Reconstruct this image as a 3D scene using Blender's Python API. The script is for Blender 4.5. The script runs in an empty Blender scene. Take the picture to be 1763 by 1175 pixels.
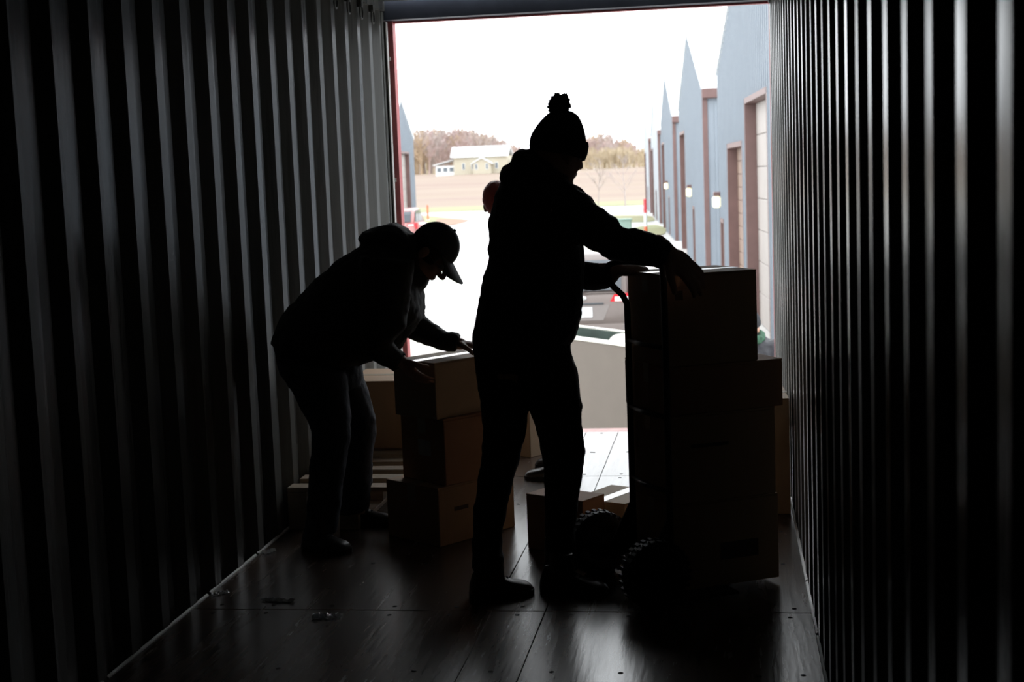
import bpy, bmesh, math, random
from mathutils import Vector, Matrix, noise

random.seed(7)
scene = bpy.context.scene
C = scene.collection
PI = math.pi

# ------------------------------------------------------------------ camera
cam_data = bpy.data.cameras.new('camera')
cam = bpy.data.objects.new('camera', cam_data)
C.objects.link(cam)
cam_data.sensor_fit = 'HORIZONTAL'
cam_data.sensor_width = 36.0
cam_data.lens = 36.0 * 2495.592 / 1763.0
cam_data.clip_start = 0.05
cam_data.clip_end = 3000
cam_data.dof.use_dof = True
cam_data.dof.focus_distance = 5.6
cam_data.dof.aperture_fstop = 5.6
_yaw, _pit, _rol = 0.150060, 0.113950, -0.038134
_F = Vector((-math.sin(_yaw)*math.cos(_pit), math.cos(_yaw)*math.cos(_pit), -math.sin(_pit)))
_R0 = Vector((math.cos(_yaw), math.sin(_yaw), 0)); _U0 = _R0.cross(_F)
_R = _R0*math.cos(_rol) + _U0*math.sin(_rol); _U = -_R0*math.sin(_rol) + _U0*math.cos(_rol)
cam.matrix_world = Matrix(((_R.x, _U.x, -_F.x, 0.897), (_R.y, _U.y, -_F.y, -9.001), (_R.z, _U.z, -_F.z, 1.6132), (0, 0, 0, 1)))
scene.camera = cam

# ------------------------------------------------------------------ sky: bright even overcast
world = bpy.data.worlds.new('overcast_sky')
scene.world = world
world.use_nodes = True
_bg = world.node_tree.nodes['Background']
_bg.inputs['Color'].default_value = (0.93, 0.97, 1.0, 1)
_bg.inputs['Strength'].default_value = 3.6

scene.view_settings.view_transform = 'Standard'
scene.view_settings.look = 'None'
scene.view_settings.gamma = 1.0
scene.view_settings.use_curve_mapping = False
scene.view_settings.exposure = 0.0
scene.cycles.max_bounces = 10
scene.cycles.diffuse_bounces = 6

# ------------------------------------------------------------------ materials
MATS = {}
def mat(name, col, rough=0.6, metal=0.0, var=0.0, scale=8.0, bump=0.0, bscale=None, spec=0.5, emit=None, alpha=None, stretch=None, col2=None, rvar=0.0):
    if name in MATS: return MATS[name]
    m = bpy.data.materials.new(name); m.use_nodes = True
    nt = m.node_tree; b = nt.nodes['Principled BSDF']
    b.inputs['Base Color'].default_value = (*col, 1)
    b.inputs['Roughness'].default_value = rough
    b.inputs['Metallic'].default_value = metal
    b.inputs['Specular IOR Level'].default_value = spec
    tc = nt.nodes.new('ShaderNodeTexCoord'); mp = nt.nodes.new('ShaderNodeMapping')
    nt.links.new(tc.outputs['Object'], mp.inputs['Vector'])
    if stretch: mp.inputs['Scale'].default_value = stretch
    if var > 0 or col2:
        n = nt.nodes.new('ShaderNodeTexNoise'); n.inputs['Scale'].default_value = scale; n.inputs['Detail'].default_value = 6
        n.inputs['Roughness'].default_value = 0.65
        nt.links.new(mp.outputs['Vector'], n.inputs['Vector'])
        r = nt.nodes.new('ShaderNodeValToRGB')
        r.color_ramp.elements[0].position = 0.33; r.color_ramp.elements[1].position = 0.68
        lo = col2 if col2 else tuple(max(0, c*(1-var)) for c in col)
        hi = col if col2 else tuple(min(1, c*(1+var)) for c in col)
        r.color_ramp.elements[0].color = (*lo, 1); r.color_ramp.elements[1].color = (*hi, 1)
        nt.links.new(n.outputs['Fac'], r.inputs['Fac']); nt.links.new(r.outputs['Color'], b.inputs['Base Color'])
        if rvar > 0:
            mr = nt.nodes.new('ShaderNodeMapRange')
            mr.inputs['From Min'].default_value = 0.3; mr.inputs['From Max'].default_value = 0.7
            mr.inputs['To Min'].default_value = rough - rvar; mr.inputs['To Max'].default_value = rough + rvar
            nt.links.new(n.outputs['Fac'], mr.inputs['Value']); nt.links.new(mr.outputs['Result'], b.inputs['Roughness'])
    if bump > 0:
        n2 = nt.nodes.new('ShaderNodeTexNoise'); n2.inputs['Scale'].default_value = bscale or scale*4; n2.inputs['Detail'].default_value = 4
        nt.links.new(mp.outputs['Vector'], n2.inputs['Vector'])
        bp = nt.nodes.new('ShaderNodeBump'); bp.inputs['Strength'].default_value = bump; bp.inputs['Distance'].default_value = 0.01
        nt.links.new(n2.outputs['Fac'], bp.inputs['Height']); nt.links.new(bp.outputs['Normal'], b.inputs['Normal'])
    if emit:
        b.inputs['Emission Color'].default_value = (*emit[0], 1); b.inputs['Emission Strength'].default_value = emit[1]
    if alpha is not None:
        b.inputs['Transmission Weight'].default_value = alpha
    MATS[name] = m
    return m

# ------------------------------------------------------------------ mesh helpers
class MB:
    """collects shapes that become ONE mesh object"""
    def __init__(s): s.v = []; s.f = []
    def add(s, vs, fs):
        o = len(s.v); s.v += [tuple(v) for v in vs]; s.f += [tuple(i+o for i in f) for f in fs]; return s
    def box(s, x0, x1, y0, y1, z0, z1, M=None):
        vs = [Vector((x, y, z)) for z in (z0, z1) for y in (y0, y1) for x in (x0, x1)]
        if M: vs = [M @ v for v in vs]
        return s.add(vs, [(0,2,3,1), (4,5,7,6), (0,1,5,4), (2,6,7,3), (0,4,6,2), (1,3,7,5)])
    def cbox(s, x0, x1, y0, y1, z0, z1, c=0.004, M=None):
        """box with chamfered edges"""
        bm = bmesh.new(); bmesh.ops.create_cube(bm, size=1)
        for v in bm.verts: v.co = Vector((x0+(v.co.x+.5)*(x1-x0), y0+(v.co.y+.5)*(y1-y0), z0+(v.co.z+.5)*(z1-z0)))
        bmesh.ops.bevel(bm, geom=bm.edges[:], offset=c, segments=1, affect='EDGES', profile=0.5)
        return s.bm(bm, M)
    def bm(s, bm, M=None):
        bm.verts.index_update()
        vs = [(M @ v.co if M else v.co.copy()) for v in bm.verts]
        s.add(vs, [[v.index for v in f.verts] for f in bm.faces]); bm.free(); return s
    def prism(s, poly, axis, a, b, M=None):
        """poly: 2D points; extruded along axis from a to b"""
        n = len(poly)
        def mk(p, t):
            if axis == 'x': return Vector((t, p[0], p[1]))
            if axis == 'y': return Vector((p[0], t, p[1]))
            return Vector((p[0], p[1], t))
        vs = [mk(p, a) for p in poly] + [mk(p, b) for p in poly]
        if M: vs = [M @ v for v in vs]
        return s.add(vs, [tuple(range(n))[::-1], tuple(range(n, 2*n))] + [(i, (i+1) % n, n+(i+1) % n, n+i) for i in range(n)])
    def tube(s, pts, r, seg=10, closed=False, caps=True):
        pts = [Vector(p) for p in pts]; n = len(pts)
        rs = r if isinstance(r, (list, tuple)) else [r]*n
        vs = []; up = None
        for i, p in enumerate(pts):
            if closed: t = pts[(i+1) % n] - pts[i-1]
            else: t = pts[min(i+1, n-1)] - pts[max(i-1, 0)]
            t.normalize()
            if up is None:
                up = Vector((0, 0, 1)) if abs(t.z) < .9 else Vector((1, 0, 0))
            a = t.cross(up).normalized(); b = a.cross(t).normalized(); up = b
            for k in range(seg):
                th = 2*PI*k/seg; vs.append(p + (a*math.cos(th) + b*math.sin(th))*rs[i])
        fs = []
        for i in range(n if closed else n-1):
            j = (i+1) % n
            for k in range(seg):
                fs.append((i*seg+k, i*seg+(k+1) % seg, j*seg+(k+1) % seg, j*seg+k))
        if caps and not closed: fs += [tuple(range(seg))[::-1], tuple(range((n-1)*seg, n*seg))]
        return s.add(vs, fs)
    def ell(s, c, ax, sub=3):
        """ellipsoid: centre, three axis vectors"""
        bm = bmesh.new(); bmesh.ops.create_icosphere(bm, subdivisions=sub, radius=1)
        c = Vector(c); a, b, d = [Vector(t) for t in ax]
        for v in bm.verts: v.co = c + a*v.co.x + b*v.co.y + d*v.co.z
        return s.bm(bm)
    def ball(s, c, r, sub=2): return s.ell(c, ((r,0,0), (0,r,0), (0,0,r)), sub)
    def rings(s, rg, seg=28, e=0.9):
        """loft of upright rings: (xl, zl, xr, zr, y, half depth)"""
        vs = []
        for (xl, zl, xr, zr, y, b) in rg:
            cx, cz = (xl+xr)/2, (zl+zr)/2; ax, az = (xr-xl)/2, (zr-zl)/2
            for k in range(seg):
                t = 2*PI*k/seg; c_, s_ = math.cos(t), math.sin(t)
                c_ = math.copysign(abs(c_)**e, c_); s_ = math.copysign(abs(s_)**e, s_)
                vs.append((cx+ax*c_, y+b*s_, cz+az*c_))
        n = len(rg); fs = []
        for i in range(n-1):
            for k in range(seg):
                fs.append((i*seg+k, i*seg+(k+1) % seg, (i+1)*seg+(k+1) % seg, (i+1)*seg+k))
        fs += [tuple(range(seg))[::-1], tuple(range((n-1)*seg, n*seg))]
        return s.add(vs, fs)
    def chain(s, pts, rad, seg=10):
        """tapered limb with round joints"""
        pts = [Vector(p) for p in pts]
        for i in range(len(pts)-1):
            s.tube([pts[i], pts[i+1]], [rad[i], rad[i+1]], seg)
        for p, r in zip(pts, rad): s.ball(p, r)
        return s
    def lathe(s, prof, seg=24, M=None, close=False):
        vs = []; n = len(prof)
        for (r, z) in prof:
            for k in range(seg):
                v = Vector((r*math.cos(2*PI*k/seg), r*math.sin(2*PI*k/seg), z)); vs.append(M @ v if M else v)
        fs = [(i*seg+k, i*seg+(k+1) % seg, ((i+1) % n)*seg+(k+1) % seg, ((i+1) % n)*seg+k) for i in range(n if close else n-1) for k in range(seg)]
        if not close: fs += [tuple(range(seg))[::-1], tuple(range((n-1)*seg, n*seg))]
        return s.add(vs, fs)
    def build(s, name, m, parent=None, smooth=False, kind=None, label=None, origin=None):
        me = bpy.data.meshes.new(name)
        vs = s.v
        if origin is not None:
            o_ = Vector(origin); vs = [tuple(Vector(v)-o_) for v in s.v]
        me.from_pydata(vs, [], s.f)
        bm = bmesh.new(); bm.from_mesh(me); bmesh.ops.recalc_face_normals(bm, faces=bm.faces[:]); bm.to_mesh(me); bm.free()
        if smooth:
            for p in me.polygons: p.use_smooth = True
        me.materials.append(m)
        o = bpy.data.objects.new(name, me); C.objects.link(o)
        if origin is not None: o.location = origin
        if parent: o.parent = parent
        if kind: o['kind'] = kind
        if label: o['label'] = label
        return o

def tag(o, label, cat, group=None):
    o['label'] = label; o['category'] = cat
    if group: o['group'] = group
    return o
def thing(name, label, cat, loc=(0,0,0), rz=0, group=None):
    o = bpy.data.objects.new(name, None); C.objects.link(o); o.empty_display_size = 0.1
    o.location = loc; o.rotation_euler = (0, 0, rz)
    return tag(o, label, cat, group)
def struct(o): o['kind'] = 'structure'; return o
def root(name, loc=(0,0,0), rz=0):
    o = bpy.data.objects.new(name, None); C.objects.link(o); o.location = loc; o.rotation_euler = (0,0,rz); o['kind'] = 'structure'
    return o
def piece(o, name, loc, parent, rot=None):
    """a copy that shares the mesh"""
    c = o.copy(); c.name = name; C.objects.link(c); c.location = loc; c.parent = parent
    if rot: c.rotation_euler = rot
    return c
def remesh(o, voxel, it=5, disp=0.0, dsize=0.08, seed_tex='folds'):
    r = o.modifiers.new('union', 'REMESH'); r.mode = 'VOXEL'; r.voxel_size = voxel; r.use_smooth_shade = True
    if it:
        s = o.modifiers.new('soften', 'SMOOTH'); s.factor = 0.5; s.iterations = it
    if disp:
        tn = seed_tex + str(dsize)
        t = bpy.data.textures.get(tn) or bpy.data.textures.new(tn, 'CLOUDS')
        t.noise_scale = dsize; t.noise_depth = 2
        d = o.modifiers.new('folds', 'DISPLACE'); d.texture = t; d.strength = disp; d.mid_level = 0.5; d.texture_coords = 'LOCAL'
    dg = bpy.context.evaluated_depsgraph_get()
    me = bpy.data.meshes.new_from_object(o.evaluated_get(dg))
    old = o.data; o.modifiers.clear(); o.data = me; bpy.data.meshes.remove(old)
    for p in me.polygons: p.use_smooth = True
    return o

STEEL = mat('painted_steel_inside', (0.115, 0.117, 0.11), 0.30, var=0.30, scale=2.2, bump=0.035, bscale=9, rvar=0.16, spec=0.12, stretch=(1, 3.2, 0.22))
RED = mat('red_container_paint', (0.58, 0.15, 0.15), 0.45, var=0.2, scale=5, bump=0.1)
NAVY = mat('dark_header_paint', (0.07, 0.08, 0.11), 0.5, var=0.2, scale=4)
CARD = mat('brown_cardboard', (0.42, 0.27, 0.16), 0.75, var=0.10, scale=3, bump=0.06, bscale=120, stretch=(1,1,.3))
CARD_B = mat('pale_cardboard', (0.50, 0.36, 0.23), 0.72, var=0.10, scale=3, bump=0.05, bscale=100)
CARD_R = mat('reddish_cardboard', (0.40, 0.22, 0.13), 0.75, var=0.10, scale=3, bump=0.06, bscale=110)
TAPE = mat('clear_packing_tape', (0.50, 0.42, 0.30), 0.16, var=0.06, scale=20)
PRINT = mat('carton_ink_and_hole_shade', (0.10, 0.07, 0.05), 0.8, var=0.1, scale=30)
RUBBER = mat('black_rubber', (0.016, 0.016, 0.017), 0.7, var=0.2, scale=20, bump=0.1)
BLACKMETAL = mat('black_tube_metal', (0.018, 0.018, 0.02), 0.6, metal=0.0, var=0.1, scale=20)
CHROME = mat('bright_metal', (0.6, 0.6, 0.6), 0.25, metal=1.0, var=0.05, scale=20)
WOOD = mat('grey_pallet_wood', (0.42, 0.33, 0.24), 0.75, var=0.22, scale=5, bump=0.2, stretch=(1, 8, 8))
SKIN = mat('skin', (0.42, 0.24, 0.17), 0.55, var=0.08, scale=12, bump=0.04)

# ================================================================== THE CONTAINER (setting)
YB, HW, ZT = -12.0, 1.176, 2.70          # closed end, half width, ceiling height; the open end is y = 0
PLY = mat('worn_plywood_floor', (0.125, 0.088, 0.068), 0.255, col2=(0.075, 0.053, 0.043), scale=3.0, bump=0.07, bscale=10, stretch=(5.0, 0.45, 1), rvar=0.035, spec=0.52)
GAP = mat('dark_floor_joint', (0.02, 0.018, 0.016), 0.9, var=0.2)

# floor: sheets of plywood laid with open joints on a dark base
floor = MB().box(-HW-.03, HW+.03, YB, -0.10, -0.15, -0.029).build('floor', GAP); struct(floor)
cols = [(-HW, -0.0015), (0.0, 0.1985), (0.200, HW)]
rows = []
y = -0.10
for j in [-1.416 - 2.397*k for k in range(5)]:
    rows.append((max(j, YB), y)); y = j - 0.005
    if j < YB: break
for (x0, x1) in cols:
    for (y0, y1) in rows:
        MB().cbox(x0+.0003, x1-.0003, y0, y1, -0.029, 0.0, 0.0015).build('floor_panel', PLY, floor)
# floor screws, two dark rows along every joint
sc_ = MB()
for (y0, y1) in rows:
    for x in [-1.08, -.86, -.62, -.38, -.15, .1, .3, .52, .74, .96, 1.1]:
        for yy in (y0+.05, y1-.05, (y0+y1)/2, y0+.66, y1-.66):
            sc_.lathe([(0.009, -0.004), (0.009, 0.0009), (0.004, 0.0012)], 8, Matrix.Translation((x+random.uniform(-.01, .01), yy+random.uniform(-.008, .008), 0)))
sc_.build('screw_heads', GAP, floor, kind='stuff')

# corrugated side walls: one folded sheet each
def corrugated(side, ridge0):
    d, out, sl, fl = 0.036, 0.072, 0.068, 0.070
    prof = []                                   # (y, depth outwards)
    yr = ridge0
    while yr > YB + .05:
        prof += [(yr+fl/2, 0), (yr-fl/2, 0), (yr-fl/2-sl, d), (yr-fl/2-sl-out, d)]
        yr -= 0.278
    prof = [(-0.16, 0.0)] + [p for p in prof if p[0] < -0.17] + [(YB, prof[-1][1])]
    vs, fs = [], []
    zz = [-0.03, 0.6, 1.2, 1.8, 2.3, ZT+.02]
    for t in (0, .0022):
        for z in zz:
            for (yy, dd) in prof: vs.append((side*(HW+dd+t), yy, z))
    n, m_ = len(prof), len(zz)
    for k in range(2):
        for j in range(m_-1):
            for i in range(n-1):
                a = k*n*m_ + j*n + i; fs.append((a, a+1, a+n+1, a+n))
    mb = MB(); mb.v = vs; mb.f = fs
    return mb
wl = corrugated(-1, -0.449+.278).build('wall_left', STEEL); struct(wl)
wr = corrugated(1, -7.465+.278*26).build('wall_right', STEEL); struct(wr)
SEAL = mat('pale_floor_sealant', (0.50, 0.49, 0.47), 0.5, var=0.25, scale=9, bump=0.3)
for sgn, w in ((-1, wl), (1, wr)):
    rail = MB().box(sgn*(HW+.040), sgn*(HW+.10), YB, 0, -.16, 0.0)
    rail.build('bottom_rail', RED, w)
    MB().prism([(sgn*HW-sgn*.012, ZT+.02), (sgn*HW-sgn*.012, ZT-.055), (sgn*(HW+.07), ZT-.07), (sgn*(HW+.07), ZT+.06), (sgn*HW, ZT+.06)], 'y', YB, -0.02).build('top_rail', STEEL, w)
    # sealant bead and kick angle along the floor edge, broken here and there
    yy = -0.3
    while yy > YB:
        L = random.uniform(.35, .95)
        MB().prism([(sgn*(HW-.008), 0), (sgn*(HW-.006), .004), (sgn*(HW+.002), .008), (sgn*(HW+.002), 0)], 'y', max(yy-L, YB), yy).build('sealant_bead', SEAL, w)
        yy -= L + random.uniform(.01, .06)
    # lashing rings under the top rail
    for k in range(9):
        yk = -0.44 - .278*(k*1.0 if k < 3 else 3+(k-3)*4)
        lr = MB().tube([(sgn*(HW-.018), yk+.035*math.cos(t), ZT-.12+.04*math.sin(t)) for t in [2*PI*i/14 for i in range(14)]], .0055, 8, closed=True)
        lr.box(sgn*(HW-.026), sgn*(HW+.004), yk-.02, yk+.02, ZT-.095, ZT-.055)
        lr.build('lashing_ring', STEEL, w, smooth=False)

# closed end and roof
bw = MB()
for k in range(9):
    x = -HW - .05 + k*.27
    bw.prism([(x, YB-.03), (x+.07, YB-.03), (x+.135, YB), (x+.205, YB), (x+.27, YB-.03), (x+.27, YB-.034), (x, YB-.034)], 'z', -.05, ZT+.05)
struct(bw.build('wall_back', STEEL))
rf = MB(); yy = -0.14
while yy > YB-.1:
    rf.prism([(yy, ZT), (yy-.09, ZT), (yy-.105, ZT+.02), (yy-.195, ZT+.02), (yy-.21, ZT), (yy-.21, ZT+.03), (yy, ZT+.03)], 'x', -HW-.06, HW+.06); yy -= .21
struct(rf.build('ceiling', STEEL))

# door frame at the open end
hd = MB().box(-HW-.08, HW+.08, -0.10, 0.0, 2.592, ZT+.09)
h = hd.build('trim_1', NAVY); struct(h)
MB().box(-HW-.08, HW+.08, 0.0, 0.045, 2.58, ZT+.12).build('header_face', RED, h)
for sgn, nm in ((-1, 'trim_2'), (1, 'trim_3')):
    p = MB().box(sgn*(HW-.004), sgn*(HW+.09), -0.165, -0.055, -.15, ZT+.05).build(nm, STEEL); struct(p)
    MB().box(sgn*(HW+.03), sgn*(HW+.10), -.055, -.02, -.15, ZT+.05).build('shadow_gap', NAVY if sgn < 0 else STEEL, p)
    if sgn < 0: MB().prism([(sgn*(HW-.012), -.115), (sgn*(HW-.020), -.115), (sgn*(HW-.020), -.075), (sgn*(HW-.004), -.075)], 'z', 0, 2.58).build('channel_lip', SEAL, p)
    inn = .040 if sgn < 0 else .006
    MB().box(sgn*(HW-inn), sgn*(HW+.12), -.02, .06, -.15, 2.60).build('outer_post', RED, p)
    for z in (.35, .95, 1.6, 2.35) if sgn < 0 else ():
        MB().cbox(sgn*(HW-.018), sgn*(HW+.02), -.06, -.018, z, z+.02, .004).build('hinge_pin', SEAL, p)
sill = MB().box(-HW-.08, HW+.08, -0.10, 0.05, -.16, -0.004).build('trim_4', mat('scuffed_red_sill', (0.34, 0.13, 0.11), 0.45, var=0.35, scale=9, bump=0.2)); struct(sill)

# ================================================================== PEOPLE
JACKET_A = mat('black_navy_jacket', (0.012, 0.014, 0.019), 0.75, var=0.15, scale=10, bump=0.15, bscale=60)
JACKET_B = mat('dark_green_grey_jacket', (0.020, 0.021, 0.019), 0.75, var=0.15, scale=10, bump=0.15, bscale=60)
JEANS_A = mat('black_trousers', (0.012, 0.013, 0.017), 0.85, var=0.15, scale=14, bump=0.2, bscale=90)
JEANS_B = mat('dark_blue_jeans', (0.022, 0.030, 0.045), 0.8, var=0.2, scale=14, bump=0.2, bscale=90)
SHOE = mat('dark_shoe_leather', (0.016, 0.013, 0.012), 0.38, var=0.15, scale=15, bump=0.1)
SOLE = mat('dark_shoe_sole', (0.02, 0.02, 0.02), 0.8, var=0.1, scale=15)
KNIT = mat('dark_knit_wool', (0.016, 0.017, 0.021), 0.95, var=0.25, scale=60, bump=0.5, bscale=110)
CAPM = mat('dark_grey_cap_cloth', (0.05, 0.052, 0.05), 0.8, var=0.12, scale=20, bump=0.15, bscale=80)
HAIR = mat('dark_brown_hair', (0.02, 0.013, 0.009), 0.5, var=0.2, scale=40, bump=0.3)
REDHAIR = mat('auburn_hair', (0.45, 0.08, 0.07), 0.5, var=0.2, scale=40, bump=0.3)
EYE = mat('eye_white', (0.5, 0.48, 0.46), 0.3, var=0.02)

def frame(f, u):
    f = Vector(f).normalized(); u = Vector(u); u = (u - f*u.dot(f)).normalized(); return f, u, f.cross(u)
def head_shape(mb, c, f, u, k=1.0):
    """skull, jaw, brow, nose, lips, chin and ears about the head centre c, facing f"""
    f, u, s = frame(f, u); c = Vector(c)
    def at(a, b, d=0): return c + (f*a + u*b + s*d)*k
    def e(p, ra, rb, rd): mb.ell(p, (f*ra*k, u*rb*k, s*rd*k), 3)
    e(at(-.012, .030), .098, .094, .077)
    e(at(.022, -.045), .068, .088, .060)
    e(at(.062, -.104), .026, .022, .030)
    e(at(.078, .022), .022, .016, .052)
    mb.chain([at(.088, .014), at(.108, -.012), at(.115, -.032)], [.011*k, .012*k, .0135*k])
    for d in (-.013, .013): mb.ball(at(.104, -.037, d), .010*k)
    e(at(.086, -.062), .014, .007, .024); e(at(.084, -.074), .014, .008, .021)
    for d in (-1, 1):
        e(at(-.012, -.012, d*.081), .021, .034, .012)
        e(at(.060, -.035, d*.038), .022, .022, .022)
def eyes(parent, c, f, u, k=1.0):
    f, u, s = frame(f, u); c = Vector(c)
    for d in (-1, 1):
        MB().ball(c + (f*.079 + u*.000 + s*.032*d)*k, .0125*k).build('eye', EYE, parent, smooth=True)
def hair_shape(c, f, u, k=1.0, low=-.05):
    f, u, s = frame(f, u); c = Vector(c); mb = MB()
    bm = bmesh.new(); bmesh.ops.create_icosphere(bm, subdivisions=4, radius=1)
    for v in bm.verts:
        q = v.co.copy(); a, b, d = q.x*.112-.014, q.y*.110+.028, q.z*.089
        if a > .052 and b < .07: a = .052
        if b < low: b = low - (low-b)*.15
        n = 1 + .05*noise.noise(q*6)
        v.co = c + (f*a + u*b + s*d)*k*n
    return mb.bm(bm)
def hand_shape(mb, wrist, palm_dir, back, side, curl, k=1.0, spread=.08):
    """palm plus five unequal bent fingers; thumb leaves the side of the palm. back = outward normal of the hand's back, side = towards the thumb"""
    p = Vector(palm_dir).normalized(); b = Vector(back); b = (b - p*b.dot(p)).normalized(); s = Vector(side); s = (s - p*s.dot(p) - b*s.dot(b)).normalized()
    w = Vector(wrist)
    mb.ell(w + p*.045*k, (p*.056*k, s*.043*k, b*.017*k), 3)
    mb.chain([w - p*.05*k, w + p*.01*k], [.030*k, .028*k])
    for i, (o, L) in enumerate(((.030, .078), (.010, .088), (-.011, .082), (-.030, .064))):
        q = w + (p*(.086 - abs(o-.006)*.25) + s*o)*k; d = (p + s*spread*(o/.03)).normalized(); pts = [q]; a = 0
        for seg, cu in zip((.46, .31, .23), curl):
            a += cu; dd = d*math.cos(a) - b*math.sin(a); q = q + dd*L*seg*k; pts.append(q)
        mb.chain([w + (p*.05 + s*o*.8)*k] + pts, [.0115*k, .0105*k, .0098*k, .0090*k, .0078*k], 8)
    q = w + (p*.022 + s*.032)*k
    d1 = (s*.75 + p*.65 - b*.15).normalized(); d2 = (s*.35 + p*.9 - b*.35).normalized()
    mb.chain([q, q + d1*.034*k, q + d1*.034*k + d2*.032*k, q + d1*.034*k + d2*.032*k + (d2 - b*.3).normalized()*.024*k], [.016*k, .0135*k, .0115*k, .0095*k], 8)
def shoe(parent, heel, dirv, L=.295, w=.052, hgt=.105, m=SHOE, boot=.0, ms=None):
    """shoe with sole, toe box, heel counter and collar; heel = back of the sole on the ground"""
    d = Vector((dirv[0], dirv[1], 0)).normalized(); s = Vector((-d.y, d.x, 0)); h = Vector(heel)
    mb = MB(); prof = [(0.0, .66, .55), (.06, .80, 1.0), (.22, .80, 1.0), (.38, .76, .92), (.52, .86, .72), (.68, 1.0, .58), (.82, 1.0, .52), (.93, .82, .44), (1.0, .42, .28)]
    vs = []; seg = 14
    for (t, ww, hh) in prof:
        for k in range(seg):
            a = 2*PI*k/seg; z = math.sin(a)
            zz = .012 + (max(z, 0)**.8)*(hh*hgt-.012) if z > 0 else .012 + z*.006
            vs.append(h + d*t*L + s*math.copysign(abs(math.cos(a))**.7, math.cos(a))*ww*w + Vector((0,0,zz)))
    fs = [(i*seg+k, i*seg+(k+1) % seg, (i+1)*seg+(k+1) % seg, (i+1)*seg+k) for i in range(len(prof)-1) for k in range(seg)] + [tuple(range(seg)), tuple(range((len(prof)-1)*seg, len(prof)*seg))]
    mb.add(vs, fs)
    an = h + d*.085
    mb.tube([an+Vector((0,0,.05)), an+Vector((0,0,hgt+.02+boot))], [.050, .047], 14)
    o = mb.build('shoe', m, parent); remesh(o, .006, 3)
    sl = MB(); pts = []
    for (t, ww) in [(-.01, .45), (.03, .74), (.15, .86), (.4, .80), (.68, 1.06), (.85, 1.02), (.96, .75), (1.01, .35)]: pts.append((t, ww))
    poly = [h + d*t*L + s*ww*w for t, ww in pts] + [h + d*t*L - s*ww*w for t, ww in reversed(pts)]
    sl.prism([(q.x, q.y) for q in poly], 'z', 0.0, .022).build('sole', ms or SOLE, o)
    lc = MB()
    for i in range(4):
        t = .40 + i*.065
        z = hgt*(.90 - i*.085)
        c0 = h + d*t*L; lc.tube([c0 + s*.026 + Vector((0,0,z-.012)), c0 + Vector((0,0,z+.004)), c0 - s*.026 + Vector((0,0,z-.012))], .0032, 6)
    lc.build('laces', KNIT, o)
    return o

# ---------- the tall standing person in the bobble hat
hc, hf, hu = Vector((0.277, -3.55, 1.69)), (.66, .72, -.20), (.20, .10, 1)
b = MB()
head_shape(b, hc, hf, hu, 1.0)
b.chain([hc+Vector((-.03,-.01,-.07)), (0.191, -3.55, 1.559)], [.058, .066])
b.rings([(0.126,1.577, 0.269,1.563, -3.550, 0.100),
    (0.050,1.520, 0.322,1.511, -3.550, 0.150),
    (0.034,1.444, 0.319,1.434, -3.550, 0.130),
    (0.032,1.289, 0.325,1.281, -3.550, 0.120),
    (-0.002,1.157, 0.310,1.149, -3.550, 0.120),
    (-0.019,1.023, 0.283,1.017, -3.550, 0.120),
    (-0.012,0.911, 0.268,0.906, -3.550, 0.110),
    (0.016,0.775, 0.275,0.771, -3.550, 0.090)])
b.rings([(0.012,0.878, 0.156,0.876, -3.640, 0.075),
    (-0.015,0.676, 0.096,0.664, -3.630, 0.065),
    (-0.026,0.519, 0.059,0.507, -3.630, 0.052),
    (-0.056,0.338, 0.007,0.338, -3.630, 0.042),
    (-0.078,0.086, -0.014,0.086, -3.630, 0.038)])
b.rings([(0.133,0.852, 0.291,0.849, -3.470, 0.075),
    (0.182,0.646, 0.295,0.633, -3.470, 0.065),
    (0.195,0.484, 0.295,0.483, -3.470, 0.052),
    (0.188,0.299, 0.266,0.299, -3.470, 0.045),
    (0.173,0.053, 0.253,0.053, -3.470, 0.040)])
b.chain([(0.303, -3.72, 1.488), (0.479, -3.74, 1.377), (0.682, -3.72, 1.303)], [.055, .046, .032])
b.chain([(0.178, -3.38, 1.478), (0.201, -3.36, 1.227), (0.446, -3.38, 1.208)], [.055, .046, .032])
# near hand: bent over the top edge of the highest carton
hand_shape(b, (0.688, -3.72, 1.307), (.66, .05, -.62), (.42, -.80, .42), (-.62, -.2, -.66), (.22, .35, .3), 1.16)
# far hand: on the handle and the carton's lid
hand_shape(b, (0.461, -3.39, 1.231), (.98, .10, .02), (0, -.35, 1), (.1, 1, .3), (.45, .8, .6), 1.1)
man = b.build('person', SKIN); remesh(man, .0065, 2)
tag(man, 'tall standing person in dark jacket and bobble hat leaning on the carton stack', 'person')
eyes(man, hc, hf, hu)
j = MB()
j.rings([(0.103,1.634, 0.309,1.583, -3.550, 0.090),
    (0.067,1.601, 0.339,1.560, -3.550, 0.140),
    (0.028,1.536, 0.368,1.516, -3.550, 0.205),
    (0.007,1.451, 0.370,1.428, -3.550, 0.215),
    (0.004,1.361, 0.358,1.346, -3.550, 0.200),
    (-0.004,1.286, 0.356,1.276, -3.550, 0.190),
    (-0.029,1.225, 0.354,1.214, -3.550, 0.190),
    (-0.043,1.160, 0.347,1.146, -3.550, 0.190),
    (-0.062,1.069, 0.337,1.047, -3.550, 0.195),
    (-0.077,0.993, 0.320,0.994, -3.550, 0.195),
    (-0.079,0.953, 0.299,0.968, -3.550, 0.190)])
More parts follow.
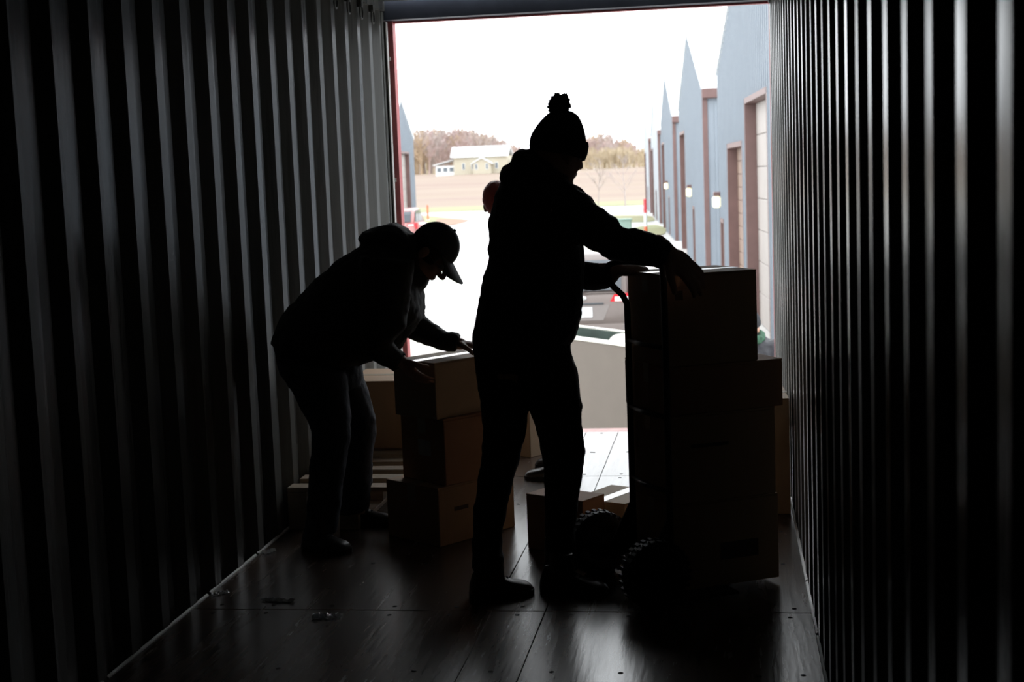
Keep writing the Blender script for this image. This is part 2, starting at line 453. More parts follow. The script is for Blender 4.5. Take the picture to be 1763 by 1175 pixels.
# near sleeve
j.rings([(0.264,1.565, 0.283,1.356, -3.700, 0.100),
    (0.339,1.579, 0.333,1.351, -3.710, 0.105),
    (0.380,1.548, 0.374,1.353, -3.730, 0.100),
    (0.424,1.505, 0.402,1.340, -3.740, 0.090),
    (0.470,1.462, 0.436,1.324, -3.750, 0.085),
    (0.503,1.446, 0.457,1.305, -3.750, 0.080),
    (0.511,1.419, 0.477,1.291, -3.750, 0.075),
    (0.535,1.409, 0.507,1.289, -3.750, 0.070),
    (0.571,1.404, 0.551,1.285, -3.750, 0.068),
    (0.614,1.390, 0.598,1.279, -3.740, 0.064),
    (0.655,1.373, 0.633,1.269, -3.730, 0.060),
    (0.683,1.357, 0.656,1.268, -3.720, 0.056),
    (0.704,1.340, 0.669,1.276, -3.720, 0.048)])
# far sleeve
j.rings([(0.122,1.514, 0.248,1.532, -3.380, 0.090),
    (0.113,1.343, 0.257,1.339, -3.360, 0.075),
    (0.131,1.210, 0.295,1.292, -3.360, 0.075),
    (0.233,1.157, 0.294,1.279, -3.360, 0.070),
    (0.332,1.158, 0.336,1.269, -3.370, 0.062),
    (0.390,1.155, 0.389,1.259, -3.380, 0.060),
    (0.429,1.159, 0.439,1.252, -3.390, 0.055),
    (0.448,1.172, 0.455,1.244, -3.390, 0.048)])
# raised collar and folded-down hood behind the neck
j.rings([(0.094,1.617, 0.313,1.574, -3.550, 0.130),
    (0.104,1.651, 0.320,1.591, -3.550, 0.115),
    (0.116,1.668, 0.318,1.600, -3.550, 0.105),
    (0.139,1.698, 0.271,1.632, -3.550, 0.090),
    (0.168,1.708, 0.250,1.663, -3.550, 0.070)])
j.ell((0.142, -3.55, 1.648), ((.035,0,.030), (0,.12,0), (-.025,0,.052)))
j.ell((0.096, -3.55, 1.604), ((.035,0,.020), (0,.15,0), (-.018,0,.048)))
jk = j.build('jacket', JACKET_A, man); remesh(jk, .009, 3, .020, .055)
t = MB()
t.rings([(-0.065,1.013, 0.305,1.005, -3.550, 0.165),
    (-0.076,0.957, 0.296,0.950, -3.550, 0.165),
    (-0.071,0.865, 0.318,0.858, -3.550, 0.160),
    (-0.060,0.794, 0.329,0.788, -3.550, 0.140),
    (-0.054,0.731, 0.329,0.725, -3.550, 0.105)])
t.rings([(-0.055,0.854, 0.146,0.851, -3.620, 0.105),
    (-0.047,0.769, 0.140,0.762, -3.620, 0.100),
    (-0.040,0.655, 0.120,0.639, -3.620, 0.090),
    (-0.047,0.551, 0.094,0.527, -3.620, 0.082),
    (-0.063,0.483, 0.074,0.482, -3.620, 0.078),
    (-0.090,0.329, 0.035,0.335, -3.620, 0.072),
    (-0.098,0.239, 0.015,0.244, -3.620, 0.070),
    (-0.104,0.152, 0.013,0.175, -3.620, 0.072),
    (-0.103,0.115, 0.021,0.148, -3.620, 0.075),
    (-0.095,0.097, 0.019,0.111, -3.620, 0.074)])
t.rings([(0.110,0.831, 0.312,0.828, -3.480, 0.105),
    (0.118,0.717, 0.323,0.737, -3.480, 0.100),
    (0.140,0.648, 0.322,0.646, -3.480, 0.095),
    (0.156,0.570, 0.331,0.568, -3.480, 0.088),
    (0.171,0.482, 0.328,0.485, -3.480, 0.082),
    (0.168,0.352, 0.301,0.352, -3.480, 0.074),
    (0.165,0.203, 0.283,0.231, -3.480, 0.072),
    (0.157,0.103, 0.284,0.126, -3.480, 0.076),
    (0.148,0.044, 0.296,0.068, -3.480, 0.078)])
remesh(t.build('trousers', JEANS_A, man), .009, 3, .016, .06)
shoe(man, (-0.107, -3.666, 0.000), (.93, .37), L=.245, m=mat('brown_boot_leather', (0.05, 0.022, 0.015), 0.5, var=0.2, scale=15, bump=0.15), boot=.03)
shoe(man, (0.155, -3.545, 0.000), (.93, -.25), L=.27, boot=.03)
# bobble hat with a turned-up brim
hf_, hu_, hs_ = frame(hf, hu); hb = MB()
def hat_ring(mb, h_, ra, rs, off=0):
    return [hc + hu_*h_ + hf_*(off + ra*math.cos(2*PI*k/28)) + hs_*rs*math.sin(2*PI*k/28) for k in range(28)]
prof = [(.012, .106, .097, -.010), (.05, .108, .100, -.010), (.080, .097, .091, -.008), (.107, .083, .079, -.006), (.130, .068, .065, -.004), (.148, .052, .050, -.003), (.158, .030, .028, -.002), (.161, .006, .006, -.002)]
vs = [p for q in prof for p in hat_ring(hb, q[0]+.0, q[1], q[2], q[3])]
hb.add(vs, [(i*28+k, i*28+(k+1) % 28, (i+1)*28+(k+1) % 28, (i+1)*28+k) for i in range(len(prof)-1) for k in range(28)] + [tuple(range(28))])
bh = hb.build('bobble_hat', KNIT, man, smooth=True)
cu = MB(); pc = [(-.008, .104, .093), (-.012, .109, .101), (.010, .114, .106), (.040, .115, .106), (.055, .110, .103), (.055, .104, .096)]
vs = [p for q in pc for p in hat_ring(cu, q[0], q[1], q[2], -.004)]
cu.add(vs, [(i*28+k, i*28+(k+1) % 28, (i+1)*28+(k+1) % 28, (i+1)*28+k) for i in range(5) for k in range(28)])
cu.build('turned_up_brim', KNIT, bh, smooth=True)
pm = MB(); pcen = Vector((0.287, -3.56, 1.868))
bm = bmesh.new(); bmesh.ops.create_icosphere(bm, subdivisions=4, radius=1)
for v in bm.verts:
    q = v.co.normalized(); v.co = pcen + q*(.034 + .018*max(0, noise.noise(q*5.5 + Vector((3, 1, 2)))) + random.uniform(0, .006))
pm.bm(bm).build('pom_pom', KNIT, bh)

# ---------- the person bent over the left stack
hc, hf, hu = Vector((-0.386, -2.76, 1.289)), (.60, -.06, -.80), (.80, 0, .60)
b = MB()
head_shape(b, hc, hf, hu, 1.0)
b.chain([hc+Vector((-.05,0,-.02)), (-0.528, -2.76, 1.26)], [.058, .066])
b.rings([(-0.523,1.370, -0.466,1.177, -2.760, 0.120),
    (-0.655,1.336, -0.512,1.049, -2.760, 0.150),
    (-0.820,1.212, -0.622,0.948, -2.760, 0.140),
    (-0.960,1.086, -0.705,0.872, -2.760, 0.130),
    (-1.035,0.957, -0.786,0.848, -2.760, 0.130),
    (-1.015,0.839, -0.803,0.782, -2.760, 0.120)])
b.rings([(-0.986,0.844, -0.818,0.789, -2.900, 0.070),
    (-0.935,0.691, -0.780,0.663, -2.920, 0.065),
    (-0.878,0.536, -0.774,0.522, -2.920, 0.055),
    (-0.900,0.380, -0.808,0.380, -2.920, 0.048),
    (-0.944,0.067, -0.859,0.067, -2.920, 0.040)])
b.rings([(-0.995,0.804, -0.778,0.773, -2.600, 0.075),
    (-0.922,0.641, -0.758,0.612, -2.600, 0.065),
    (-0.861,0.478, -0.744,0.463, -2.600, 0.055),
    (-0.856,0.314, -0.774,0.314, -2.600, 0.048),
    (-0.882,0.082, -0.791,0.081, -2.600, 0.040)])
b.chain([(-0.563, -2.91, 1.203), (-0.586, -2.97, 0.926), (-0.505, -2.93, 0.833)], [.045, .034, .027])
b.chain([(-0.565, -2.62, 1.142), (-0.542, -2.57, 0.952), (-0.316, -2.62, 0.868)], [.045, .036, .028])
# near hand flat against the carton's left side, far hand on its lid
hand_shape(b, (-0.510, -2.93, 0.834), (.62, .2, -.72), (-.75, -.55, .25), (.55, .15, .75), (.18, .25, .2), spread=.12)
hand_shape(b, (-0.313, -2.62, 0.868), (.98, -.10, -.12), (.1, .05, 1), (-.1, -1, 0), (.2, .35, .3))
bman = b.build('person', SKIN); remesh(bman, .0065, 2)
tag(bman, 'bending person in a peaked cap and glasses with hands on a stacked carton', 'person')
eyes(bman, hc, hf, hu)
j = MB()
j.rings([(-0.476,1.371, -0.441,1.094, -2.760, 0.090),
    (-0.522,1.378, -0.439,1.035, -2.760, 0.160),
    (-0.614,1.365, -0.443,1.001, -2.760, 0.215),
    (-0.708,1.327, -0.474,0.966, -2.760, 0.225),
    (-0.831,1.254, -0.518,0.907, -2.760, 0.210),
    (-0.903,1.201, -0.541,0.869, -2.760, 0.200),
    (-0.974,1.131, -0.606,0.839, -2.760, 0.195),
    (-1.047,1.067, -0.660,0.819, -2.760, 0.200),
    (-1.085,1.013, -0.698,0.809, -2.760, 0.205),
    (-1.116,0.949, -0.725,0.799, -2.760, 0.205),
    (-1.129,0.907, -0.757,0.789, -2.760, 0.200)])
# near sleeve hangs from the shoulder, forearm forward
j.rings([(-0.667,1.295, -0.426,1.263, -2.930, 0.090),
    (-0.662,1.147, -0.448,1.129, -2.960, 0.085),
    (-0.664,0.999, -0.466,0.994, -2.980, 0.080),
    (-0.665,0.888, -0.492,0.965, -2.980, 0.075),
    (-0.628,0.849, -0.537,0.920, -2.970, 0.065),
    (-0.593,0.820, -0.518,0.894, -2.950, 0.056),
    (-0.560,0.808, -0.503,0.880, -2.940, 0.050),
    (-0.538,0.788, -0.483,0.866, -2.930, 0.046)])
# far sleeve reaches to the lid
j.rings([(-0.652,1.117, -0.473,1.191, -2.600, 0.090),
    (-0.634,0.954, -0.475,1.057, -2.570, 0.085),
    (-0.595,0.915, -0.480,0.989, -2.560, 0.075),
    (-0.558,0.892, -0.449,0.965, -2.560, 0.068),
    (-0.484,0.867, -0.411,0.939, -2.580, 0.060),
    (-0.414,0.846, -0.368,0.922, -2.600, 0.054),
    (-0.364,0.833, -0.323,0.917, -2.610, 0.050),
    (-0.323,0.831, -0.303,0.907, -2.620, 0.046)])
# hood lying on the back, collar
j.rings([(-0.717,1.363, -0.710,1.345, -2.760, 0.030),
    (-0.679,1.393, -0.661,1.321, -2.760, 0.090),
    (-0.620,1.411, -0.584,1.282, -2.760, 0.130),
    (-0.551,1.427, -0.527,1.281, -2.760, 0.135),
    (-0.503,1.400, -0.485,1.279, -2.760, 0.110),
    (-0.475,1.376, -0.460,1.253, -2.760, 0.095),
    (-0.439,1.372, -0.431,1.201, -2.760, 0.085)])
j.ell((-0.463, -2.76, 1.187), ((.055,0,-.035), (0,.085,0), (.03,0,.06)))
jb = j.build('jacket', JACKET_B, bman); remesh(jb, .009, 3, .018, .055)
t = MB()
t.rings([(-1.126,0.920, -0.739,0.834, -2.760, 0.180),
    (-1.115,0.880, -0.735,0.800, -2.760, 0.180),
    (-1.099,0.772, -0.733,0.747, -2.760, 0.170),
    (-1.062,0.708, -0.746,0.695, -2.760, 0.140)])
t.rings([(-1.069,0.866, -0.773,0.788, -2.900, 0.110),
    (-1.045,0.780, -0.761,0.716, -2.900, 0.105),
    (-1.019,0.728, -0.759,0.660, -2.900, 0.100),
    (-0.980,0.653, -0.755,0.595, -2.900, 0.093),
    (-0.948,0.580, -0.757,0.544, -2.900, 0.086),
    (-0.927,0.528, -0.762,0.500, -2.900, 0.080),
    (-0.938,0.426, -0.783,0.409, -2.900, 0.076),
    (-0.952,0.358, -0.794,0.336, -2.900, 0.074),
    (-0.967,0.222, -0.817,0.206, -2.900, 0.072),
    (-0.985,0.101, -0.841,0.106, -2.900, 0.072),
    (-0.993,0.038, -0.846,0.064, -2.910, 0.074)])
t.rings([(-0.992,0.805, -0.772,0.775, -2.610, 0.110),
    (-0.975,0.730, -0.762,0.707, -2.610, 0.105),
    (-0.948,0.616, -0.727,0.594, -2.610, 0.095),
    (-0.911,0.534, -0.714,0.526, -2.610, 0.088),
    (-0.886,0.474, -0.716,0.472, -2.610, 0.080),
    (-0.885,0.404, -0.731,0.402, -2.610, 0.076),
    (-0.889,0.317, -0.746,0.316, -2.610, 0.072),
    (-0.897,0.227, -0.751,0.226, -2.610, 0.070),
    (-0.910,0.084, -0.768,0.103, -2.610, 0.072)])
remesh(t.build('trousers', JEANS_B, bman), .009, 3, .016, .06)
shoe(bman, (-0.989, -2.897, 0.000), (.86, -.42), L=.25, boot=.02)
shoe(bman, (-0.935, -2.493, 0.000), (.96, .05), L=.25, boot=.02)
# peaked cap
hf_, hu_, hs_ = frame(hf, hu); cp = MB()
bm = bmesh.new(); bmesh.ops.create_icosphere(bm, subdivisions=4, radius=1)
for v in bm.verts:
    q = v.co.copy(); a, bb, d = q.x*.106 - .012, q.y*.104 + .034, q.z*.085
    bb = max(bb, .030 + (.012 if a > 0 else -.010))
    v.co = hc + hf_*a + hu_*bb + hs_*d
cap = cp.bm(bm).build('peaked_cap', CAPM, bman, smooth=True)
br = MB(); n = 16
for lay in (0, 1):
    for i in range(n+1):
        a = -1.25 + 2.5*i/n
        inner = hc + hf_*(.094*math.cos(a*.72) - .012) + hs_*.080*math.sin(a*.9) + hu_*(.040 - .004*lay)
        outer = hc + hf_*(.050 + .142*math.cos(a*.75)) + hs_*.088*math.sin(a) + hu_*(.022 - .016*(a/1.25)**2 - .004*lay)
        br.v += [tuple(inner), tuple(outer)]
m2 = 2*(n+1)
for i in range(n):
    br.f += [(2*i, 2*i+1, 2*i+3, 2*i+2), (m2+2*i, m2+2*i+2, m2+2*i+3, m2+2*i+1), (2*i+1, m2+2*i+1, m2+2*i+3, 2*i+3), (2*i, 2*i+2, m2+2*i+2, m2+2*i)]
br.f += [(0, m2, m2+1, 1), (2*n, 2*n+1, m2+2*n+1, m2+2*n)]
br.build('cap_brim', CAPM, cap, smooth=False)
MB().ball(hc + hu_*.138 - hf_*.012, .008).build('cap_button', CAPM, cap, smooth=True)
# spectacles
gl = MB()
for d in (-1, 1):
    cc = hc + hf_*.098 + hu_*(-.001) + hs_*.034*d
    gl.tube([cc + hs_*.024*math.cos(t_) + hu_*.018*math.sin(t_) for t_ in [2*PI*i/18 for i in range(18)]], .0016, 6, closed=True)
    gl.tube([cc + hs_*.024*d, cc + hs_*.044*d - hf_*.02, cc + hs_*.046*d - hf_*.10], .0018, 6)
gl.tube([hc + hf_*.102 + hs_*.011, hc + hf_*.106, hc + hf_*.102 - hs_*.011], .0018, 6)
gl.build('spectacles', CHROME, bman)
remesh(hair_shape(hc, hf, hu, .96, -.04).build('hair', HAIR, bman), .006, 2)

# ---------- generic figures for the two people who are mostly hidden
def figure(label, base, face, look, H, lean, jm, tm, hairm, head_drop=0.0, shoes_dir=None, stance=.10):
    """a whole standing person; base = between the feet, face = body heading, look = head heading, lean = (dx, dy) of the head over the feet"""
    k = H/1.75; B = Vector(base); f = Vector((face[0], face[1], 0)).normalized(); s = Vector((-f.y, f.x, 0)); L = Vector((lean[0], lean[1], 0))
    def at(a, d, z): return B + f*a*k + s*d*k + Vector((0,0,z*k)) + L*(max(0, z-.1)/1.5)**1.3
    hc = at(.05, 0, 1.615 - head_drop); lf = Vector(look).normalized()
    up = Vector((0,0,1)) + L*.5
    b = MB(); head_shape(b, hc, lf, up, k)
    b.chain([hc - Vector((0,0,.06*k)), at(0, 0, 1.42)], [.056*k, .062*k])
    def ring(mb, secs, seg=24):
        vs = []
        for (c, ra, rb) in secs:
            for i in range(seg):
                a = 2*PI*i/seg; vs.append(c + f*ra*k*math.cos(a) + s*rb*k*math.sin(a))
        n = len(secs)
        mb.add(vs, [(i*seg+q, i*seg+(q+1) % seg, (i+1)*seg+(q+1) % seg, (i+1)*seg+q) for i in range(n-1) for q in range(seg)] + [tuple(range(seg)), tuple(range((n-1)*seg, n*seg))])
    torso = [(at(0,0,1.44), .07, .10), (at(0,0,1.38), .10, .19), (at(0,0,1.25), .125, .20), (at(0,0,1.05), .115, .165), (at(0,0,.92), .12, .17), (at(0,0,.84), .115, .165)]
    ring(b, torso)
    arm = {}
    for d in (-1, 1):
        sh, el, wr_ = at(0, .19*d, 1.36), at(.03, .225*d, 1.10), at(.20, .15*d, .93)
        arm[d] = (sh, el, wr_); b.chain([sh, el, wr_], [.050*k, .042*k, .030*k])
        b.chain([at(0, .09*d, .86), at(.03, (stance+.1)*.5*d, .48), at(0, stance*d, .09)], [.075*k, .054*k, .040*k])
        hand_shape(b, wr_, (f*.7 - s*.3*d + Vector((0,0,-.5))), s*d + Vector((0,0,.4)), f + Vector((0,0,.5)), (.3, .5, .4), k)
    o = b.build('person', SKIN); remesh(o, .008, 2); tag(o, label, 'person'); eyes(o, hc, lf, up, k)
    j = MB(); ring(j, [(at(0,0,1.49), .075, .09), (at(0,0,1.45), .10, .13), (at(0,0,1.40), .135, .215), (at(0,0,1.25), .160, .235), (at(0,0,1.05), .150, .205), (at(0,0,.90), .155, .205), (at(0,0,.80), .15, .20)])
    for d in (-1, 1):
        sh, el, wr_ = arm[d]; j.chain([sh, el, wr_], [.082*k, .070*k, .050*k], 14)
    jo = j.build('jacket', jm, o); remesh(jo, .011, 3, .022, .06)
    t = MB(); ring(t, [(at(0,0,.95), .13, .175), (at(0,0,.80), .135, .18), (at(0,0,.74), .10, .15)])
    for d in (-1, 1): t.chain([at(0, .085*d, .82), at(.03, (stance+.1)*.5*d, .48), at(0, stance*d, .10)], [.098*k, .074*k, .066*k], 14)
    remesh(t.build('trousers', tm, o), .011, 3, .016, .06)
    sd = shoes_dir or f
    for d in (-1, 1):
        q = B + s*stance*d*k - Vector((sd[0], sd[1], 0)).normalized()*.09*k
        shoe(o, (q.x, q.y, B.z), sd, L=.28*k)
    if hairm: remesh(hair_shape(hc, lf, up, k, -.07).build('hair', hairm, o), .006, 2)
    return o, hc, k, f, s

# third person: behind the tall one, only hair, ear and shoes show
p3, *_ = figure('person behind the tall one, only reddish hair and black shoes showing', (-0.015, -1.335, 0.000), (-1, .05, 0), (.12, 1, -.30), 1.585, (-.245, 0.02),
    mat('dark_brown_jacket', (0.02, 0.016, 0.015), 0.8, var=0.15, scale=10, bump=0.1), JEANS_A, REDHAIR, stance=.175)
# fourth person: on the ground outside, beside the right-hand door post
p4, c4, k4, f4, s4 = figure('person in a dark puffy jacket outside beside the right door post', (1.062, 3.10, -1.3), (-.3, -1, 0), (-.5, -.8, -.25), 1.82, (.0, -.04),
    mat('charcoal_puffer_jacket', (0.017, 0.017, 0.022), 0.55, var=0.3, scale=9, bump=0.9, bscale=9), JEANS_B, None, head_drop=.085)
sf = MB(); sf.tube([c4 + Vector((.105*math.cos(a), .105*math.sin(a), -.075 + .02*math.sin(a*2))) for a in [2*PI*i/20 for i in range(20)]], .040, 12, closed=True)
remesh(sf.build('green_scarf', mat('green_wool_scarf', (0.03, 0.085, 0.05), 0.9, var=0.4, scale=18, bump=0.3), p4, label='green wool scarf'), .008, 2, .02, .04)
hm = MB(); lf, lu, ls = frame((-.5, -.8, -.25), (0, 0, 1))
bm = bmesh.new(); bmesh.ops.create_icosphere(bm, subdivisions=4, radius=1)
for v in bm.verts:
    q = v.co.copy(); v.co = c4 + (lf*(q.x*.115-.012) + lu*max(q.y*.118+.034, .0) + ls*q.z*.095)*k4
hm.bm(bm).build('knit_hat', KNIT, p4, smooth=True)

# ================================================================== CARGO IN THE CONTAINER
def carton(name, label, near, ang, L, W, H, z, m=CARD, group=None, tape=True, marks=(), lift=0.0, openflap=False):
    """near = bottom corner nearest the camera; L runs right along the front face, W runs back; ang turns it about that corner"""
    o = thing(name, label, 'box', (near[0], near[1], z), ang, group)
    T = .004
    bd = MB(); bd.cbox(0, L, 0, W, 0, H-2*T, .003)
    bd.build('body', m, o)
    # two outer lid flaps meeting in a seam along L
    for (a, b_) in ((0, W/2-.0015), (W/2+.0015, W)):
        fm = MB().cbox(.0005, L-.0005, a+.0005, b_-.0005, H-2*T, H, .0015)
        fm.build('lid_flap', m, o)
    if tape:
        tp = MB().box(-.0012, L+.0012, W/2-.026, W/2+.026, H, H+.0009)
        tp.box(-.0016, -.0004, W/2-.026, W/2+.026, H-.075, H+.0009); tp.box(L+.0004, L+.0016, W/2-.026, W/2+.026, H-.075, H+.0009)
        tp.build('packing_tape', TAPE, o)
    # folded edge strip seam on the front face
    for (face, u0, u1, w0, w1) in marks:
        mk = MB()
        if face == 'front': mk.box(u0*L, u1*L, -.0012, .0002, w0*H, w1*H)
        else: mk.box(-.0012, .0002, u0*W, u1*W, w0*H, w1*H)
        mk.build('printed_mark', PRINT, o)
    return o

# ---------- the stack on the hand truck (four cartons)
A = math.radians(28.2)
e1 = Vector((math.cos(A), math.sin(A), 0)); e2 = Vector((-math.sin(A), math.cos(A), 0))
stk = Vector((.668, -3.640, 0))
G = None
def onstack(dx, dy): q = stk + e1*dx + e2*dy; return (q.x, q.y)
carton('cardboard_box', 'lowest carton on the hand truck, between its wheels and the wall', onstack(.0, .0), A, .455, .36, .335, .022, CARD, marks=[('front', .45, .8, .3, .5)])
carton('cardboard_box', 'tall carton second from the bottom on the hand truck', onstack(-.005, -.005), A, .450, .37, .338, .358, CARD, marks=[('front', .2, .55, .62, .66)])
carton('cardboard_box', 'flat wide carton under the top box of the hand truck stack', onstack(.0, -.012), A+.01, .480, .395, .182, .697, CARD_R)
carton('cardboard_box', 'topmost carton on the hand truck under the tall person\'s hand', onstack(-.010, .0), A-.02, .385, .335, .346, .880, CARD, marks=[('front', .12, .2, .72, .82)])

# ---------- hand truck
ht = thing('hand_truck', 'black two-wheeled hand truck carrying the tall carton stack', 'hand truck', (stk.x, stk.y, 0), A)
# local frame: +x towards the cartons, y along the axle away from the camera
RX, Y0, Y1 = -.027, -.040, .292
def railpts(y):
    return [(RX, y, z) for z in (.10, .5, .9, 1.10)]
MB().tube(railpts(Y0) + [(RX-.002, Y0, 1.20), (RX-.004, Y0, 1.262)], .0125, 12).build('rail', BLACKMETAL, ht, smooth=True)
farp = [(RX, Y1, z) for z in (.10, .5, .9, 1.06, 1.10)] + [(RX-.018, Y1, 1.135), (RX-.055, Y1, 1.170), (RX-.078, Y1, 1.200), (RX-.086, Y1, 1.228), (RX-.078, Y1-.01, 1.255), (RX-.055, Y1-.03, 1.268)]
MB().tube(farp, .0125, 12).build('rail', BLACKMETAL, ht, smooth=True)
MB().tube([(RX-.055, Y1-.03, 1.268), (RX-.035, Y1-.12, 1.272), (RX-.012, Y0+.05, 1.270), (RX-.004, Y0, 1.262)], .0125, 12).build('grip_bar', RUBBER, ht, smooth=True)
for z in (.16, .42, .70, .96):
    MB().tube([(RX, Y0, z), (RX-.02, (Y0+Y1)/2, z), (RX, Y1, z)], .009, 10).build('cross_brace', BLACKMETAL, ht, smooth=True)
MB().box(RX-.012, .24, Y0-.03, Y1+.03, .004, .012).build('toe_plate', BLACKMETAL, ht)
MB().box(RX-.012, RX-.004, Y0-.03, Y1+.03, .004, .16).build('toe_plate_back', BLACKMETAL, ht)
AX, AZ = -.115, .128
MB().tube([(AX, -.115, AZ), (AX, .475, AZ)], .010, 10).build('axle', CHROME, ht, smooth=True)
for y in (Y0, Y1):
    MB().prism([(RX, .34), (RX, .12), (AX-.02, AZ-.03), (AX-.02, AZ+.02)], 'y', y-.004, y+.004).build('axle_bracket', BLACKMETAL, ht)
def wheel(yc):
    w = root('wheel'); del w['kind']; w.parent = ht; w.location = (AX, yc, AZ)
    M = Matrix.Rotation(PI/2, 4, 'X')
    R_, r_ = .128, .062
    prof = [(r_+.006, -.034), (.092, -.042), (.114, -.040), (.125, -.026), (R_, 0), (.125, .026), (.114, .040), (.092, .042), (r_+.006, .034)]
    ty = MB().lathe(prof, 36, M, close=True).build('tyre', RUBBER, w, smooth=True)
    tr = MB()
    for k in range(30):
        a = 2*PI*k/30
        for sg in (-1, 1):
            Mk = Matrix.Rotation(a + sg*.05, 4, 'Y')
            tr.box(R_-.010, R_+.004, min(sg*.006, sg*.036), max(sg*.006, sg*.036), -.0065, .0065, Mk)
    tr.build('tread_block', RUBBER, ty)
    hb = MB().lathe([(.022, -.050), (.026, -.045), (.026, -.018), (r_+.008, -.016), (r_+.010, -.030), (r_+.010, .030), (r_+.008, .016), (.026, .018), (.026, .045), (.022, .050)], 28, M)
    h = hb.build('hub', BLACKMETAL, w, smooth=False)
    MB().lathe([(.008, -.062), (.011, -.060), (.011, -.050), (.008, -.050)], 12, M).build('axle_nut', CHROME, h)
    return w
wheel(-.085); wheel(.440)

# ---------- left stack (three cartons)
B_ = math.radians(53.0)
lef = Vector((-.380, -2.893, 0))
f1 = Vector((math.cos(B_), math.sin(B_), 0)); f2 = Vector((-math.sin(B_), math.cos(B_), 0))
def onleft(dx, dy): q = lef + f1*dx + f2*dy; return (q.x, q.y)
carton('cardboard_box', 'wide carton at the bottom of the left stack on the floor', onleft(0, 0), B_, .465, .355, .262, 0, CARD, marks=[('front', .2, .38, .55, .62), ('front', .55, .62, .3, .4), ('front', .72, .8, .58, .66)])
carton('cardboard_box', 'reddish-brown labelled carton in the middle of the left stack', onleft(.055, .005), B_-.06, .40, .315, .296, .263, CARD_R)
MB().box(-.0012, .0002, .10, .19, .12, .19).build('shipping_label', mat('grey_shipping_label', (.45, .47, .44), .6, var=.1, scale=20), bpy.data.objects['cardboard_box.005'])
c3 = carton('cardboard_box', 'topmost carton of the left stack between the bent person\'s hands', onleft(.030, .020), B_+.02, .42, .275, .252, .560, CARD_B, marks=[('front', .62, .9, .36, .42), ('front', .66, .88, .56, .59), ('front', .66, .84, .64, .67)])
# label and tape on the middle carton
# ---------- cartons standing on the floor behind
carton('cardboard_box', 'low carton on the floor behind the tall person\'s right leg', (.273, -3.063), math.radians(60), .160, .302, .243, 0, CARD_R)
carton('cardboard_box', 'low carton on the floor behind the far hand truck wheel', (.440, -2.935), math.radians(62), .30, .26, .20, 0, CARD_B)
carton('cardboard_box', 'carton standing on the floor near the door behind the third person\'s shoes', (-0.243, -0.911, 0.000)[:2], math.radians(58), .34, .42, .45, 0, CARD_B)
carton('cardboard_box', 'small carton on the floor directly behind the left stack', (-.40, -2.02), math.radians(40), .22, .24, .10, 0, CARD_R)
carton('cardboard_box', 'tall carton against the right wall behind the hand truck stack', (.962, -2.30), math.radians(2), .200, .38, .545, 0, CARD_B)

# ---------- pallet and the carton on it
pal = thing('pallet', 'grey slatted wooden pallet on the floor by the left wall', 'pallet', (-1.165, -2.575, 0), 0)
PW, PD, PH = .58, 1.20, .20
for k, (y0, y1) in enumerate([(0.0, .095), (.20, .295), (.40, .495), (.60, .695), (.80, .895), (1.0, 1.095)]):
    MB().cbox(0, PW, y0, y1, PH-.022, PH, .002).build('slat', WOOD, pal)
for x in (0.0, .245, .49):
    MB().cbox(x, x+.09, 0, PD, PH-.044, PH-.0225, .002).build('stringer', WOOD, pal)
    for yb in (0, .5, 1.0): MB().cbox(x, x+.09, yb, yb+.13, .022, PH-.0445, .002).build('block', WOOD, pal)
    MB().cbox(x, x+.09, 0, PD, 0, .0215, .002).build('runner', WOOD, pal)
cd = carton('cardboard_box', 'big pale-lidded carton standing on the pallet by the left wall', (-1.13, -1.62), 0, .54, .50, .36, PH+.0005, CARD, tape=True)
MB().cbox(.405, .50, -.0020, .0004, .262, .288, .0008).build('hand_hole_shade', PRINT, cd)  # dark slab on the face; its colour stands for shade inside the slot

# ---------- litter on the floor
PLASTIC = mat('crumpled_clear_plastic', (0.8, 0.82, 0.84), 0.16, var=0.1, scale=60, metal=0.85)
_nt = PLASTIC.node_tree                                   # thin film: lets light through and glints
_tr = _nt.nodes.new('ShaderNodeBsdfTranslucent'); _tr.inputs['Color'].default_value = (.85, .88, .9, 1)
_mx = _nt.nodes.new('ShaderNodeMixShader'); _mx.inputs[0].default_value = 0.45
_nt.links.new(_nt.nodes['Principled BSDF'].outputs[0], _mx.inputs[1]); _nt.links.new(_tr.outputs[0], _mx.inputs[2])
_nt.links.new(_mx.outputs[0], _nt.nodes['Material Output'].inputs['Surface'])
def scrap(label, pos, L, W, rz, hgt=.03, seed=0):
    n, m_ = 19, 11; mb = MB()
    for lay in (0,):
        for j in range(m_):
            for i in range(n):
                u, v = i/(n-1)-.5, j/(m_-1)-.5
                z = .002 + lay + hgt*max(0, .35+noise.noise(Vector((u*9+seed, v*7, seed*1.7))))*(1-abs(2*v)**2*.6)
                mb.v.append((u*L*(1+.25*noise.noise(Vector((v*4, seed, 1)))), v*W*(1+.5*noise.noise(Vector((u*5, seed, 4)))), z))
    for lay in (0,):
        for j in range(m_-1):
            for i in range(n-1):
                a = lay*n*m_ + j*n + i; mb.f.append((a, a+1, a+n+1, a+n))
    o = mb.build('plastic_scrap', PLASTIC); o.location = (pos[0], pos[1], 0); o.rotation_euler = (0, 0, rz)
    return tag(o, label, 'litter')
scrap('larger crumpled clear plastic scrap lying on the bare floor', (-0.609, -3.913, 0.000), .110, .05, .1, .018, 1)
scrap('torn strip of clear plastic on the floor left of the larger scrap', (-0.863, -3.712, 0.000), .13, .028, -.1, .014, 5)
scrap('small plastic scrap lying against the left wall\'s foot', (-1.13, -2.99, 0), .06, .03, .9, .02, 9)
scrap('tiny plastic scrap by the left wall nearest the camera', (-1.13, -3.62, 0), .07, .03, .8, .014, 13)
